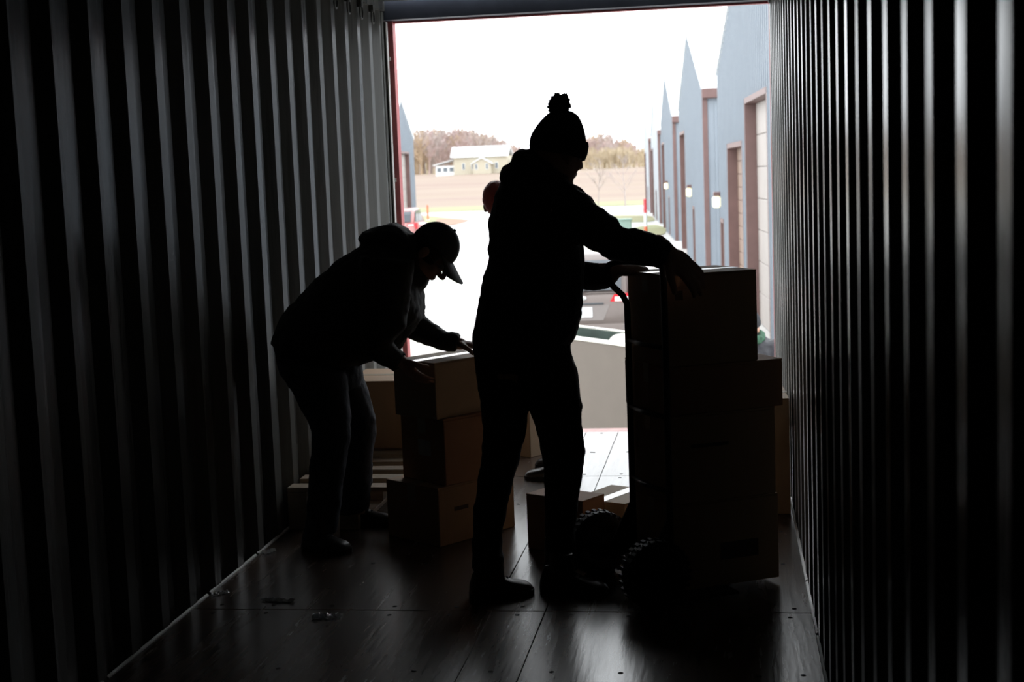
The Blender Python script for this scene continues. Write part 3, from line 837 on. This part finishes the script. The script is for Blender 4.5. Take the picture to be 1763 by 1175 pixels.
ORANGE = mat('orange_webbing', (0.55, 0.22, 0.05), 0.7, var=0.15, scale=30)
s0 = MB().tube([(-.99, -1.93, .008), (-.93, -2.02, .010), (-.86, -2.03, .012), (-.80, -1.97, .016), (-.79, -1.90, .03), (-.80, -1.88, .05), (-.815, -1.90, .03), (-.84, -1.97, .012), (-.92, -1.97, .008), (-1.0, -1.88, .008)], .006, 8).build('strap', ORANGE, smooth=True)
tag(s0, 'loop of orange strap lying on the floor under the pallet', 'strap')
s1 = MB().tube([(-1.13, -2.26, PH+.008), (-1.10, -2.30, PH+.02), (-1.06, -2.29, PH+.03), (-1.03, -2.25, PH+.02), (-1.00, -2.27, PH+.008)], .008, 8).build('strap', ORANGE, smooth=True)
tag(s1, 'short orange strap end lying on the pallet slats', 'strap')

# ================================================================== OUTSIDE
GZ = -1.30
CONC = mat('pale_gravel_yard', (0.46, 0.45, 0.43), 0.9, var=0.08, scale=0.6, bump=0.2, bscale=30)
LAWN = mat('yellow_green_lawn', (0.20, 0.22, 0.11), 0.9, col2=(0.27, 0.245, 0.13), scale=0.25, bump=0.3, bscale=6)
DIRT = mat('brown_bare_earth', (0.27, 0.165, 0.115), 0.95, var=0.2, scale=0.5)
FIELD = mat('reddish_weed_field', (0.215, 0.15, 0.122), 0.95, col2=(0.245, 0.19, 0.142), scale=0.06, stretch=(.4, 1, 1), bump=0.4, bscale=2)
SIDING = mat('blue_grey_siding', (0.25, 0.283, 0.322), 0.45, var=0.04, scale=1.5)
TRIM = mat('brown_metal_trim', (0.155, 0.088, 0.08), 0.5, var=0.12, scale=2)
DOORT = mat('tan_door_panel', (0.36, 0.32, 0.295), 0.55, var=0.06, scale=2)
DOORB = mat('brown_slatted_door', (0.24, 0.16, 0.12), 0.6, var=0.1, scale=2)
ROOFW = mat('white_metal_roof', (0.75, 0.78, 0.80), 0.45, var=0.03, scale=1)
WHITE = mat('white_trim', (0.72, 0.73, 0.73), 0.5, var=0.03, scale=3)
GLASS = mat('dark_window_glass', (0.10, 0.12, 0.14), 0.08, var=0.1, scale=2)

struct(MB().box(-160, 120, -14, 131, GZ-.3, GZ).build('ground', CONC))
struct(MB().box(-160, 120, 113, 131.5, GZ-.2, GZ+.04).build('lawn', LAWN))
# field rising towards the house
fd = MB(); nx, ny = 60, 30
def field_z(y): return GZ + .05 + max(0, (y-139))*.0202
for j in range(ny+1):
    for i in range(nx+1):
        yv = 131 + (320-131)*j/ny; xv = -220 + 360*i/nx
        fd.v.append((xv, yv, field_z(yv) + .35*noise.noise(Vector((xv*.05, yv*.08, 0))) if 0 < j else GZ))
for j in range(ny):
    for i in range(nx): a = j*(nx+1)+i; fd.f.append((a, a+1, a+nx+2, a+nx+1))
struct(fd.build('field', FIELD))
# meadow and wooded hill behind
hl = MB(); HN = 40
def hill_z(x, y):
    t = min(1, max(0, (y-320)/260)); return field_z(320) + t*t*(3-2*t)*(9 - 7*min(1, abs(x+120)/160))
for j in range(15):
    for i in range(HN+1):
        yv = 318 + 300*j/14; xv = -320 + 560*i/HN; hl.v.append((xv, yv, hill_z(xv, yv)-.05))
for j in range(14):
    for i in range(HN): a = j*(HN+1)+i; hl.f.append((a, a+1, a+HN+2, a+HN+1))
struct(hl.build('hill', mat('dry_meadow', (0.36, 0.29, 0.19), 0.95, var=0.15, scale=0.05)))
def patch(name, pts, m, z=.03):
    o = MB().prism(pts, 'z', GZ-.1, GZ+z).build(name, m); return struct(o)
def blob(pts, seg=8):
    """closed smooth outline through pts"""
    out = []; n = len(pts)
    for i in range(n):
        p0, p1, p2, p3 = [Vector(pts[(i+k-1) % n]) for k in range(4)]
        for s in range(seg):
            t = s/seg; q = .5*((2*p1) + (p2-p0)*t + (2*p0-5*p1+4*p2-p3)*t*t + (3*p1-p0-3*p2+p3)*t**3); out.append((q.x, q.y))
    return out
patch('lawn', blob([(-28.16, 108.3, -1.3)[:2], (-23.34, 104.1, -1.3)[:2], (-19.06, 94.04, -1.3)[:2], (-16.4, 87.01, -1.3)[:2], (-15.94, 78.74, -1.3)[:2], (-17.24, 74.64, -1.3)[:2], (-19.5, 73.16, -1.3)[:2]]), LAWN)
patch('bare_earth', blob([(-19.15, 90.63, -1.3)[:2], (-17.88, 90.02, -1.3)[:2], (-16.26, 86.89, -1.3)[:2], (-15.73, 79.03, -1.3)[:2], (-16.46, 78.28, -1.3)[:2]]), DIRT, .035)
patch('lawn', blob([(-5.298, 44.01, -1.3)[:2], (-3.573, 43.86, -1.3)[:2], (-2.219, 42.45, -1.3)[:2], (-1.432, 38.78, -1.3)[:2], (-2.234, 36.52, -1.3)[:2], (-3.824, 37.78, -1.3)[:2], (-4.805, 39.73, -1.3)[:2]]), LAWN)
patch('lawn', blob([(-7.05, 85.82, -1.3)[:2], (-4.311, 84.19, -1.3)[:2], (-3.509, 79.16, -1.3)[:2], (-3.389, 73.38, -1.3)[:2], (-5.5, 75.25, -1.3)[:2]]), LAWN)
patch('lawn', blob([(-3.815, 63.61, -1.3)[:2], (-2.964, 68.05, -1.3)[:2], (-2.145, 63.02, -1.3)[:2], (-1.989, 56.09, -1.3)[:2], (-3.033, 56.24, -1.3)[:2]]), LAWN)

# ---------- row of storage buildings on the right
ROWDIR = Vector((-.077, 1, 0)).normalized(); ROWANG = math.atan2(.077, 1)
ORG = Vector((.897 + 2.486, -9.001, GZ))
def lane_frame(t, side=0.0):
    p = ORG + ROWDIR*t; return p
def wall_with_openings(mb, t0, t1, ztop, openings, thick=.12):
    """a wall along local y from t0 to t1 with rectangular openings (y0, y1, height); face at x = 0, body behind"""
    cuts = sorted(openings); y = t0
    for (a, b_, hh) in cuts:
        if a > y: mb.box(0, thick, y, a, 0, ztop)
        mb.box(0, thick, a, b_, hh, ztop); y = b_
    if y < t1: mb.box(0, thick, y, t1, 0, ztop)
def door_panels(parent, y0, y1, hh, depth, m, n):
    for i in range(n):
        MB().cbox(depth, depth+.05, y0, y1, hh*i/n + .008, hh*(i+1)/n, .01).build('door_panel', m, parent)
def opening(parent, y0, y1, hh, m, n, depth=.24):
    fr = MB()
    fr.box(-.03, depth, y0, y0+.10, 0, hh); fr.box(-.03, depth, y1-.10, y1, 0, hh); fr.box(-.03, depth, y0, y1, hh-.10, hh)
    d = fr.build('door_frame', TRIM, parent)
    door_panels(parent, y0+.1, y1-.1, hh-.1, depth-.06, m, n)
LAMPM = mat('lit_wall_lamp_lens', (0.9, 0.85, 0.6), 0.4, var=0.02, emit=((1.0, 0.86, 0.5), 0.9))
def wall_lamp(parent, y, z):
    MB().cbox(-.17, 0, y-.10, y+.10, z+.10, z+.20, .02).build('lamp_housing', TRIM, parent)
    MB().cbox(-.19, -.01, y-.11, y+.11, z-.17, z+.10, .04).build('lamp_lens', LAMPM, parent)
def gable_building(name, label, t_mid, half, eave, ridge, opens, lamps, mirror=False, org=None, depth=18, ribs=True, group=None):
    """gable wall faces the lane; local y runs along the lane, local x away from it"""
    o = thing(name, label, 'building', (org or ORG) + ROWDIR*t_mid, ROWANG, group)
    if mirror: o.rotation_euler = (0, 0, ROWANG + PI)
    w = MB(); wall_with_openings(w, -half, half, eave, [(a, b_, c) for (a, b_, c, *_r) in opens])
    w.prism([(-half, eave), (half, eave), (0, ridge)], 'x', 0, .12)
    w.box(.12, depth, -half, -half+.12, 0, eave); w.box(.12, depth, half-.12, half, 0, eave); w.box(depth-.12, depth, -half+.12, half-.12, 0, eave)
    wo = w.build('wall', SIDING, o)
    if ribs:
        rb = MB(); y = -half + .15
        while y < half:
            zt = eave + (ridge-eave)*(1-abs(y)/half); zb = 0
            for (a, b_, c, *_r) in opens:
                if a-.05 < y < b_+.05: zb = c
            rb.box(-.028, .0, y-.03, y+.03, zb, zt-.02); y += .305
        rb.build('siding_ribs', SIDING, wo, kind='stuff')
    for sg in (-1, 1):
        L = math.hypot(half, ridge-eave); a = math.atan2(ridge-eave, half)
        rp = [(0, ridge+.03), (sg*(half+.06), eave+.03-(ridge-eave)/half*.06), (sg*(half+.06), eave+.13), (0, ridge+.15)]
        MB().prism(rp, 'x', -.05, depth).build('roof', ROOFW, o)
    if not mirror:                                   # side wall towards the container: eave fascia, corner trim, siding ribs
        MB().cbox(-.04, depth, -half-.16, -half-.02, eave-.24, eave+.02, .02).build('fascia', TRIM, o)
        MB().cbox(-.03, .11, -half-.05, -half, 0, eave-.24, .01).build('corner_trim', TRIM, o)
        rb = MB()
        for i in range(24): rb.box(.30+i*.305, .36+i*.305, -half-.028, -half, 0, eave-.34)
        rb.build('side_siding_ribs', SIDING, o, kind='stuff')
    for (a, b_, c, m, n) in opens: opening(o, a, b_, c, m, n)
    for (y, z) in lamps: wall_lamp(o, y, z)
    return o
# (mirrored copies need their y flipped: the left building is turned by half a circle)
OPN = [(-3.8, .15, 4.15, DOORT, 7), (.8, 4.4, 3.4, DOORB, 12), (5.75, 6.75, 1.75, DOORB, 4)]
OPN2 = [(3.0, 6.6, 4.2, DOORB, 8), (-2.1, -1.0, 1.75, DOORB, 4)]
EAVE, RIDGE, HALF = 5.0, 7.1, 7.05
T1, PER = 27.32, 19.6
labels = ['blue-grey gabled storage building nearest the container on the right', 'second blue-grey gabled storage building along the right row',
    'third blue-grey gabled storage building along the right row', 'fourth, narrow-looking gabled building far along the right row', 'farthest gabled storage building at the end of the right row']
for k in range(5):
    gable_building('storage_building', labels[k], T1 + PER*k, HALF, EAVE, RIDGE, OPN if k == 0 else OPN2, [(6.85, 2.15)] if k == 0 else [(-.6, 2.2)] if k < 3 else [], ribs=(k < 3), group='gabled storage buildings on the right')

# ---------- left building across the lane
LORG = Vector((.897 - 10.5, -9.001, GZ))
lb = gable_building('storage_building', 'blue-grey gabled building beyond the red left door post', 71.9, 4.1, 4.97, 6.8, [(-2.2, 2.6, 4.3, DOORT, 7)], [], mirror=True, org=LORG)

# ---------- house on the rise
HX, HY = -57.0, 300.0
hz = 1.85
CREAM = mat('cream_house_wall', (0.46, 0.42, 0.33), 0.8, var=0.03, scale=0.5)
ho = thing('house', 'cream house with a white metal roof beyond the field', 'house', (HX, HY, hz))
MB().box(0, 11.6, 0, 8, -.3, 4.0).build('wall', CREAM, ho)
MB().prism([(-.6, 3.9), (2.2, 6.0), (8.6, 3.9), (8.6, 4.1), (2.2, 6.2), (-.6, 4.1)], 'x', -.6, 12.0).build('roof', ROOFW, ho)
ga = MB(); ga.box(4.4, 8.3, -1.6, 0, -.3, 2.5); ga.prism([(4.4, 2.5), (8.3, 2.5), (6.35, 3.6)], 'y', -1.6, 0)
ga.build('entrance_gable', CREAM, ho)
MB().prism([(4.0, 2.30), (6.35, 3.62), (8.7, 2.30), (8.7, 2.48), (6.35, 3.85), (4.0, 2.48)], 'y', -1.9, .2).build('gable_roof', ROOFW, ho)
for (x, y, w_, z0, z1) in ((2.1, 0, .45, 1.4, 2.6), (9.3, 0, .5, 1.4, 2.6), (5.15, -1.6, .42, 1.3, 2.4), (7.45, -1.6, .42, 1.3, 2.4), (4.05, 0, .35, 1.3, 2.5)):
    wn = MB().box(x-w_/2-.1, x+w_/2+.1, y-.08, y+.05, z0-.1, z1+.1).build('window', WHITE, ho)
    MB().box(x-w_/2, x+w_/2, y-.10, y-.075, z0, z1).build('pane', GLASS, wn)
MB().box(-4.2, -.05, .8, 6, -.3, 2.3).build('porch_wall', WHITE, ho)
MB().prism([(-4.7, 2.35), (.0, 3.5), (.0, 3.65), (-4.7, 2.5)], 'y', .2, 6.6).build('porch_roof', ROOFW, ho)
for i in range(3):
    wn = MB().box(-3.95 + i*1.35, -2.85 + i*1.35, .72, .82, .9, 2.0).build('window', WHITE, ho)
    MB().box(-3.85 + i*1.35, -2.95 + i*1.35, .70, .725, 1.0, 1.9).build('pane', GLASS, wn)
MB().prism([(12.6, 2.9), (15.5, 2.2), (15.5, 2.35), (12.6, 3.05)], 'y', .5, 7).build('side_roof', ROOFW, ho)
MB().box(11.65, 15.2, 1, 6.5, -.3, 2.2).build('side_wall', CREAM, ho)

# ---------- bare woods on the hill, and single bare trees
BARK = mat('haze_paled_grey_bark', (0.38, 0.32, 0.30), 0.95, var=0.15, scale=2)  # bark and twig colours lightened to stand in for distance haze
BARK2 = mat('tan_leaf_haze', (0.40, 0.30, 0.21), 0.95, var=0.2, scale=2)
BARK3 = mat('haze_paled_pinkish_twigs', (0.41, 0.31, 0.295), 0.95, var=0.2, scale=2)
def stick(mb, a, b_, ra, rb):
    t = (b_-a); 
    if t.length < 1e-4: return
    t.normalize(); u = t.orthogonal().normalized(); w = t.cross(u)
    o = len(mb.v)
    for (c, r) in ((a, ra), (b_, rb)):
        for k in range(3):
            th = 2.094*k; mb.v.append(tuple(c + (u*math.cos(th) + w*math.sin(th))*r))
    for k in range(3): mb.f.append((o+k, o+(k+1) % 3, o+3+(k+1) % 3, o+3+k))
def bare_tree(mb, base, H, rng, n1=9, n2=5, thick=1.0):
    b0 = Vector(base); top = b0 + Vector((rng.uniform(-.06, .06)*H, rng.uniform(-.06, .06)*H, H))
    stick(mb, b0, b0.lerp(top, .5), .020*H*thick, .013*H*thick); stick(mb, b0.lerp(top, .5), top, .013*H*thick, .003*H*thick)
    for i in range(n1):
        f_ = rng.uniform(.22, .92); p = b0.lerp(top, f_); a = rng.uniform(0, 6.283); L = H*(.42*(1-f_)+.16)
        q = p + Vector((math.cos(a)*.62, math.sin(a)*.62, .72))*L
        stick(mb, p, q, .008*H*thick, .003*H*thick)
        for j in range(n2):
            g = rng.uniform(.3, 1); pp = p.lerp(q, g); a2 = a + rng.uniform(-1.3, 1.3); L2 = L*rng.uniform(.3, .6)
            qq = pp + Vector((math.cos(a2)*.6, math.sin(a2)*.6, rng.uniform(.35, .9)))*L2
            stick(mb, pp, qq, .0045*H*thick, .0015*H*thick)
            r3 = pp.lerp(qq, .6) + Vector((rng.uniform(-.4, .4), rng.uniform(-.4, .4), rng.uniform(.1, .6)))*L2*.6
            stick(mb, pp.lerp(qq, .4), r3, .003*H*thick, .001*H*thick)
rng = random.Random(3)
woods = [MB(), MB(), MB()]
# ridge of the tree tops: (direction x/y seen from the yard, height/distance)
SKY = [(-.30, .030), (-.245, .033), (-.222, .0335), (-.20, .034), (-.180, .033), (-.165, .0295), (-.150, .0235), (-.138, .018), (-.125, .021), (-.11, .024), (-.095, .0245), (-.085, .026), (-.078, .026), (-.068, .021), (-.058, .0165), (-.04, .016), (.05, .016)]
def sky_h(u):
    for (a, ha), (b_, hb_) in zip(SKY, SKY[1:]):
        if a <= u <= b_: return ha + (hb_-ha)*(u-a)/(b_-a)
    return .015
for i in range(1100):
    u = rng.uniform(-.29, -.02); d = rng.uniform(345, 520)
    x = .897 + u*d; yv = d - 9; g = hill_z(x, yv)
    if HX-6 < x < HX+17 and yv < 330: continue
    topz = 1.613 + sky_h(u)*d*rng.uniform(.6, 1.02)
    H = topz - g
    if H < 3: continue
    if H > 15: g = topz - 15; H = 15; g = max(g, hill_z(x, yv))
    k = 1 if (u < -.205 and rng.random() < .8) else rng.choice([0, 2, 2, 0, 1])
    bare_tree(woods[k], (x, yv, hill_z(x, yv)-.2), topz - hill_z(x, yv), rng, 14, 7, 1.7)
wd = MB(); cnt = []
for w_ in woods: wd.add(w_.v, w_.f); cnt.append(len(w_.f))
wo = wd.build('woods', BARK, kind='stuff'); wo.data.materials.append(BARK2); wo.data.materials.append(BARK3)
wo.data.polygons.foreach_set('material_index', [0]*cnt[0] + [1]*cnt[1] + [2]*cnt[2])
tag(wo, 'hazy pinkish bare woods covering the hill behind the house', 'woods')
# shrubs at the foot of the hill, right of the house
sh = MB()
for i in range(170):
    u = rng.uniform(-.112, -.055); d = rng.uniform(322, 342); x = .897+u*d
    bare_tree(sh, (x, d-9, hill_z(x, d-9)-.2), rng.uniform(2.2, 4.8), rng, 12, 6, 1.6)
o = sh.build('thicket', mat('pale_dry_thicket', (0.46, 0.38, 0.27), 0.95, var=0.2, scale=1), kind='stuff'); tag(o, 'pale dry thicket along the far edge of the field', 'thicket')
for (px_, lab) in (((-7.413, 111.8, -1.15), 'slender bare tree in the field beside the right row of buildings'), ((-9.993, 115.4, -1.2), 'slender bare tree in the field right of the tall person\'s face')):
    tm = MB(); bare_tree(tm, (0, 0, 0), 4.0, rng, 12, 5, .9)
    o = tm.build('bare_tree', BARK); o.location = (px_[0], px_[1], -1.3); tag(o, lab, 'tree')

# ---------- small things in the yard
def marker(label, pos, bands, r):
    o = thing('marker_post', label, 'post', (pos[0], pos[1], GZ)); z = 0
    for (h_, m) in bands:
        MB().lathe([(r, z), (r*1.02, z+h_*.5), (r, z+h_)], 14).build('post_band', m, o, smooth=False); z += h_
    MB().lathe([(r, z), (r*.6, z+.03), (.01, z+.045)], 14).build('cap', bands[-1][1], o)
    MB().lathe([(r*2.2, 0), (r*2.2, .05), (r, .07)], 14).build('base', WHITE, o)
    return o
ORG_M = mat('orange_red_marker', (0.75, 0.16, 0.07), 0.5, var=0.1, scale=3)
REDM = mat('red_marker', (0.62, 0.06, 0.07), 0.5, var=0.1, scale=3)
marker('orange-red marker post on the grass island left of the house', (-19.63, 89.95, -1.3), [(1.05, ORG_M)], .065)
marker('red and white banded post beside the right row of buildings', (-2.839, 58.42, -1.3), [(.32, ORG_M), (.62, WHITE), (.62, REDM)], .075)
ub = thing('utility_cabinet', 'pale green utility cabinet on the grass beyond the hand truck', 'utility box', (-4.115, 62.49, -1.3), .05)
UBM = mat('pale_green_cabinet', (0.28, 0.40, 0.34), 0.5, var=0.06, scale=3)
MB().cbox(-.36, .36, -.3, .3, 0, .50, .03).build('body', UBM, ub); MB().cbox(-.40, .40, -.34, .34, .50, .58, .025).build('lid', UBM, ub)

# ---------- cars
PAINT_B = mat('bronze_car_paint', (0.135, 0.108, 0.097), 0.22, metal=0.25, var=0.03, scale=3)
PAINT_R = mat('pale_red_car_paint', (0.42, 0.20, 0.19), 0.3, metal=0.1, var=0.05, scale=3)  # one light red over the whole body
PLASTIC_D = mat('dark_bumper_plastic', (0.05, 0.055, 0.06), 0.5, var=0.1, scale=6)
GLASS_C = mat('car_window_glass', (0.05, 0.06, 0.07), 0.05, var=0.05, scale=3)
TAIL_R = mat('red_lamp_lens', (0.55, 0.02, 0.03), 0.15, var=0.05, scale=6)
TAIL_W = mat('clear_lamp_lens', (0.75, 0.72, 0.70), 0.15, var=0.05, scale=6)
def section(hw, z0, z1, r, y, seg=6):
    """rounded rectangle across the car at station y"""
    pts = []
    for (cx, cz, a0) in ((hw-r, z1-r, 0), (-hw+r, z1-r, PI/2), (-hw+r, z0+r, PI), (hw-r, z0+r, 1.5*PI)):
        for k in range(seg): a = a0 + PI/2*k/(seg-1); pts.append((cx+r*math.cos(a), y, cz+r*math.sin(a)))
    return pts
def loft(secs):
    mb = MB(); n = len(secs[0])
    for s in secs: mb.v += s
    for i in range(len(secs)-1):
        for k in range(n): mb.f.append((i*n+k, i*n+(k+1) % n, (i+1)*n+(k+1) % n, (i+1)*n+k))
    mb.f += [tuple(range(n))[::-1], tuple(range((len(secs)-1)*n, len(secs)*n))]
    return mb
def car(name, label, pos, rz, paint, plate=True):
    o = thing(name, label, 'car', (pos[0], pos[1], GZ), rz)     # rear at y = 0, nose towards +y
    loft([section(.74, .55, .98, .10, -.03), section(.86, .42, 1.05, .12, .05), section(.91, .34, 1.08, .14, .30), section(.92, .28, 1.06, .14, 1.2), section(.92, .26, 1.02, .14, 2.6), section(.91, .28, .98, .14, 3.4), section(.88, .32, .88, .14, 4.3), section(.76, .40, .74, .12, 4.72)]).build('body', paint, o, smooth=True)
    gl = [(.68, .98, 1.06, .12), (.74, .98, 1.42, .34), (.70, .98, 1.62, .62), (.68, .98, 1.66, 1.2), (.68, .98, 1.66, 2.1), (.70, .96, 1.55, 2.7), (.76, .94, 1.00, 3.5)]
    loft([section(hw, z0, z1, min(.10, (z1-z0)/2.2), y) for (hw, z0, z1, y) in gl]).build('cabin', paint, o, smooth=True)
    MB().prism([(.105, 1.10), (.30, 1.40), (.48, 1.53), (.465, 1.55), (.27, 1.42), (.075, 1.11)], 'x', -.60, .60).build('rear_window', GLASS_C, o)
    for sg in (-1, 1):
        MB().prism([(.75, 1.10), (.80, 1.52), (1.45, 1.58), (1.50, 1.10)], 'x', sg*.70, sg*.735).build('side_window', GLASS_C, o)
        MB().prism([(1.58, 1.10), (1.55, 1.58), (2.25, 1.57), (2.95, 1.10)], 'x', sg*.70, sg*.735).build('side_window', GLASS_C, o)
        tl = MB().prism([(sg*.43, .945), (sg*.49, 1.05), (sg*.90, 1.075), (sg*.92, .82), (sg*.80, .82), (sg*.79, .925)], 'y', -.035, .34).build('tail_lamp', TAIL_R, o)
        MB().cbox(min(sg*.50, sg*.74), max(sg*.50, sg*.74), -.048, -.03, .945, 1.015, .006).build('clear_lens', TAIL_W, tl)
        MB().cbox(min(sg*.78, sg*.90), max(sg*.78, sg*.90), -.012, .04, .44, .52, .006).build('reflector', TAIL_R, o)
        for yw in (.95, 3.70):
            M = Matrix.Translation((sg*.80, yw, .335)) @ Matrix.Rotation(PI/2, 4, 'Y')
            ty = MB().lathe([(.20, -.10), (.30, -.115), (.335, -.09), (.335, .09), (.30, .115), (.20, .10)], 28, M, close=True).build('tyre', RUBBER, o, smooth=True)
            hb = MB()
            for k in range(5):
                Mk = M @ Matrix.Rotation(2*PI*k/5, 4, 'Z'); hb.box(.03, .21, -.03, .03, -.07, .07, Mk)
            hb.lathe([(.19, -.085), (.215, -.085), (.215, .085), (.19, .085)], 28, M, close=True); hb.lathe([(.06, -.09), (.06, .09)], 16, M)
            hb.build('wheel_rim', CHROME, ty)
    loft([section(.80, .36, .60, .08, -.07), section(.90, .33, .62, .09, .0), section(.93, .30, .60, .09, .35)]).build('rear_bumper', paint, o, smooth=True)
    loft([section(.72, .24, .41, .05, -.078), section(.88, .22, .40, .05, .0), section(.925, .22, .38, .05, .5)]).build('bumper_skirt', PLASTIC_D, o, smooth=True)
    if plate:
        rc = MB().prism([(-.42, .90), (.42, .90), (.32, .66), (-.32, .66)], 'y', -.042, -.028).build('plate_recess', mat('pale_bronze_panel', (0.20, 0.175, 0.165), 0.3, var=0.03), o)
        MB().cbox(-.155, .155, -.055, -.043, .71, .865, .004).build('licence_plate', WHITE, rc)
        MB().cbox(-.33, .33, -.062, -.03, .905, .93, .006).build('plate_garnish', PLASTIC_D, o)
        MB().ell((0, -.035, 1.0), ((.075, 0, 0), (0, .012, 0), (0, 0, .038))).build('badge', CHROME, o, smooth=True)
    MB().tube([(0, .04, 1.10), (.16, .12, 1.17), (.40, .13, 1.17)], .010, 8).build('wiper', PLASTIC_D, o)
    return o
car('estate_car', 'bronze estate car seen from behind between the tall person and hand truck', ((-1.323, 13, -0.576)[0], 13.0), .05, PAINT_B)
car('car', 'pale red car by the left building, just past the red door post', ((-12.92, 51, -0.598)[0], 51.0), .077, PAINT_R, plate=False)

# ---------- open beige trailer parked right behind the container
TP0, TP1 = Vector((-0.583, 4.921, 0.020)), Vector((0.004, 4.217, 0.020))
TQ0 = Vector((-0.369, 5.756, 0.020))
tdir = (TP1-TP0); tdir.z = 0; tdir.normalize()
TL = 3.2; start = TP0 - tdir*1.45
tang = math.atan2(tdir.y, tdir.x)
across = Vector((-tdir.y, tdir.x, 0))
TWd = abs((TQ0-TP0).dot(across))
tr = thing('cargo_trailer', 'open-topped beige trailer parked close behind the container\'s open end', 'trailer', (start.x, start.y, GZ), tang)
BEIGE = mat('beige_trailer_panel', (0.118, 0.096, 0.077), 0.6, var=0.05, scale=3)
CREAMR = mat('cream_trailer_rim', (0.70, 0.68, 0.60), 0.5, var=0.04, scale=4)
LIN = mat('dark_green_liner', (0.03, 0.05, 0.04), 0.5, var=0.2, scale=4)
ZTOP = .02 - GZ
MB().cbox(0, TL, 0, .04, .05, ZTOP-.02, .005).build('near_side', BEIGE, tr)
MB().cbox(0, TL, TWd-.04, TWd, .50, ZTOP-.02, .005).build('far_side', LIN, tr)
for x in (0, TL-.04): MB().cbox(x, x+.04, .04, TWd-.04, .50, ZTOP-.02, .005).build('end_board', BEIGE, tr)
MB().cbox(.045, TL-.045, .045, TWd-.045, .44, .50, .005).build('bed', PLASTIC_D, tr)
MB().cbox(-.01, TL+.01, -.012, .052, ZTOP-.02, ZTOP+.01, .004).build('rim', CREAMR, tr)
MB().cbox(-.01, TL+.01, TWd-.038, TWd+.006, ZTOP-.02, ZTOP-.002, .004).build('rim', CREAMR, tr)
MB().box(.05, TL-.05, .05, TWd-.05, .51, .95).build('dark_tarp_load', LIN, tr)
for x in (TL*.5,):
    for yv in (.16, TWd-.16):
        M = Matrix.Translation((x, yv, .215)) @ Matrix.Rotation(PI/2, 4, 'X')
        MB().lathe([(.12, -.08), (.20, -.09), (.215, -.07), (.215, .07), (.20, .09), (.12, .08)], 26, M, close=True).build('tyre', RUBBER, tr, smooth=True)
        MB().lathe([(.05, -.08), (.125, -.05), (.125, .05), (.05, .08)], 20, M).build('wheel_rim', CHROME, tr)
    MB().tube([(x, .16, .215), (x, TWd-.16, .215)], .03, 10).build('axle', BLACKMETAL, tr)
MB().tube([(TL, TWd*.2, .46), (TL+.7, TWd*.5, .46), (TL, TWd*.8, .46)], .03, 8).build('tongue', BLACKMETAL, tr)
MB().box(TL+.62, TL+.70, TWd*.5-.04, TWd*.5+.04, 0, .46).build('jack_leg', BLACKMETAL, tr)
dl = TP0.lerp(TP1, .62) + across*.16
db = thing('domed_tub', 'pale domed tub lid showing above the trailer\'s near rim', 'tub', (dl.x, dl.y, GZ+.9505))
MB().lathe([(.10, 0), (.115, .02), (.125, .30), (.128, ZTOP-.97)], 28).build('body', CREAMR, db, smooth=True)
MB().lathe([(.135, ZTOP-.97), (.135, ZTOP-.945), (.12, ZTOP-.92), (.085, ZTOP-.895), (.04, ZTOP-.885), (.005, ZTOP-.882)], 28).build('lid', CREAMR, db, smooth=True)
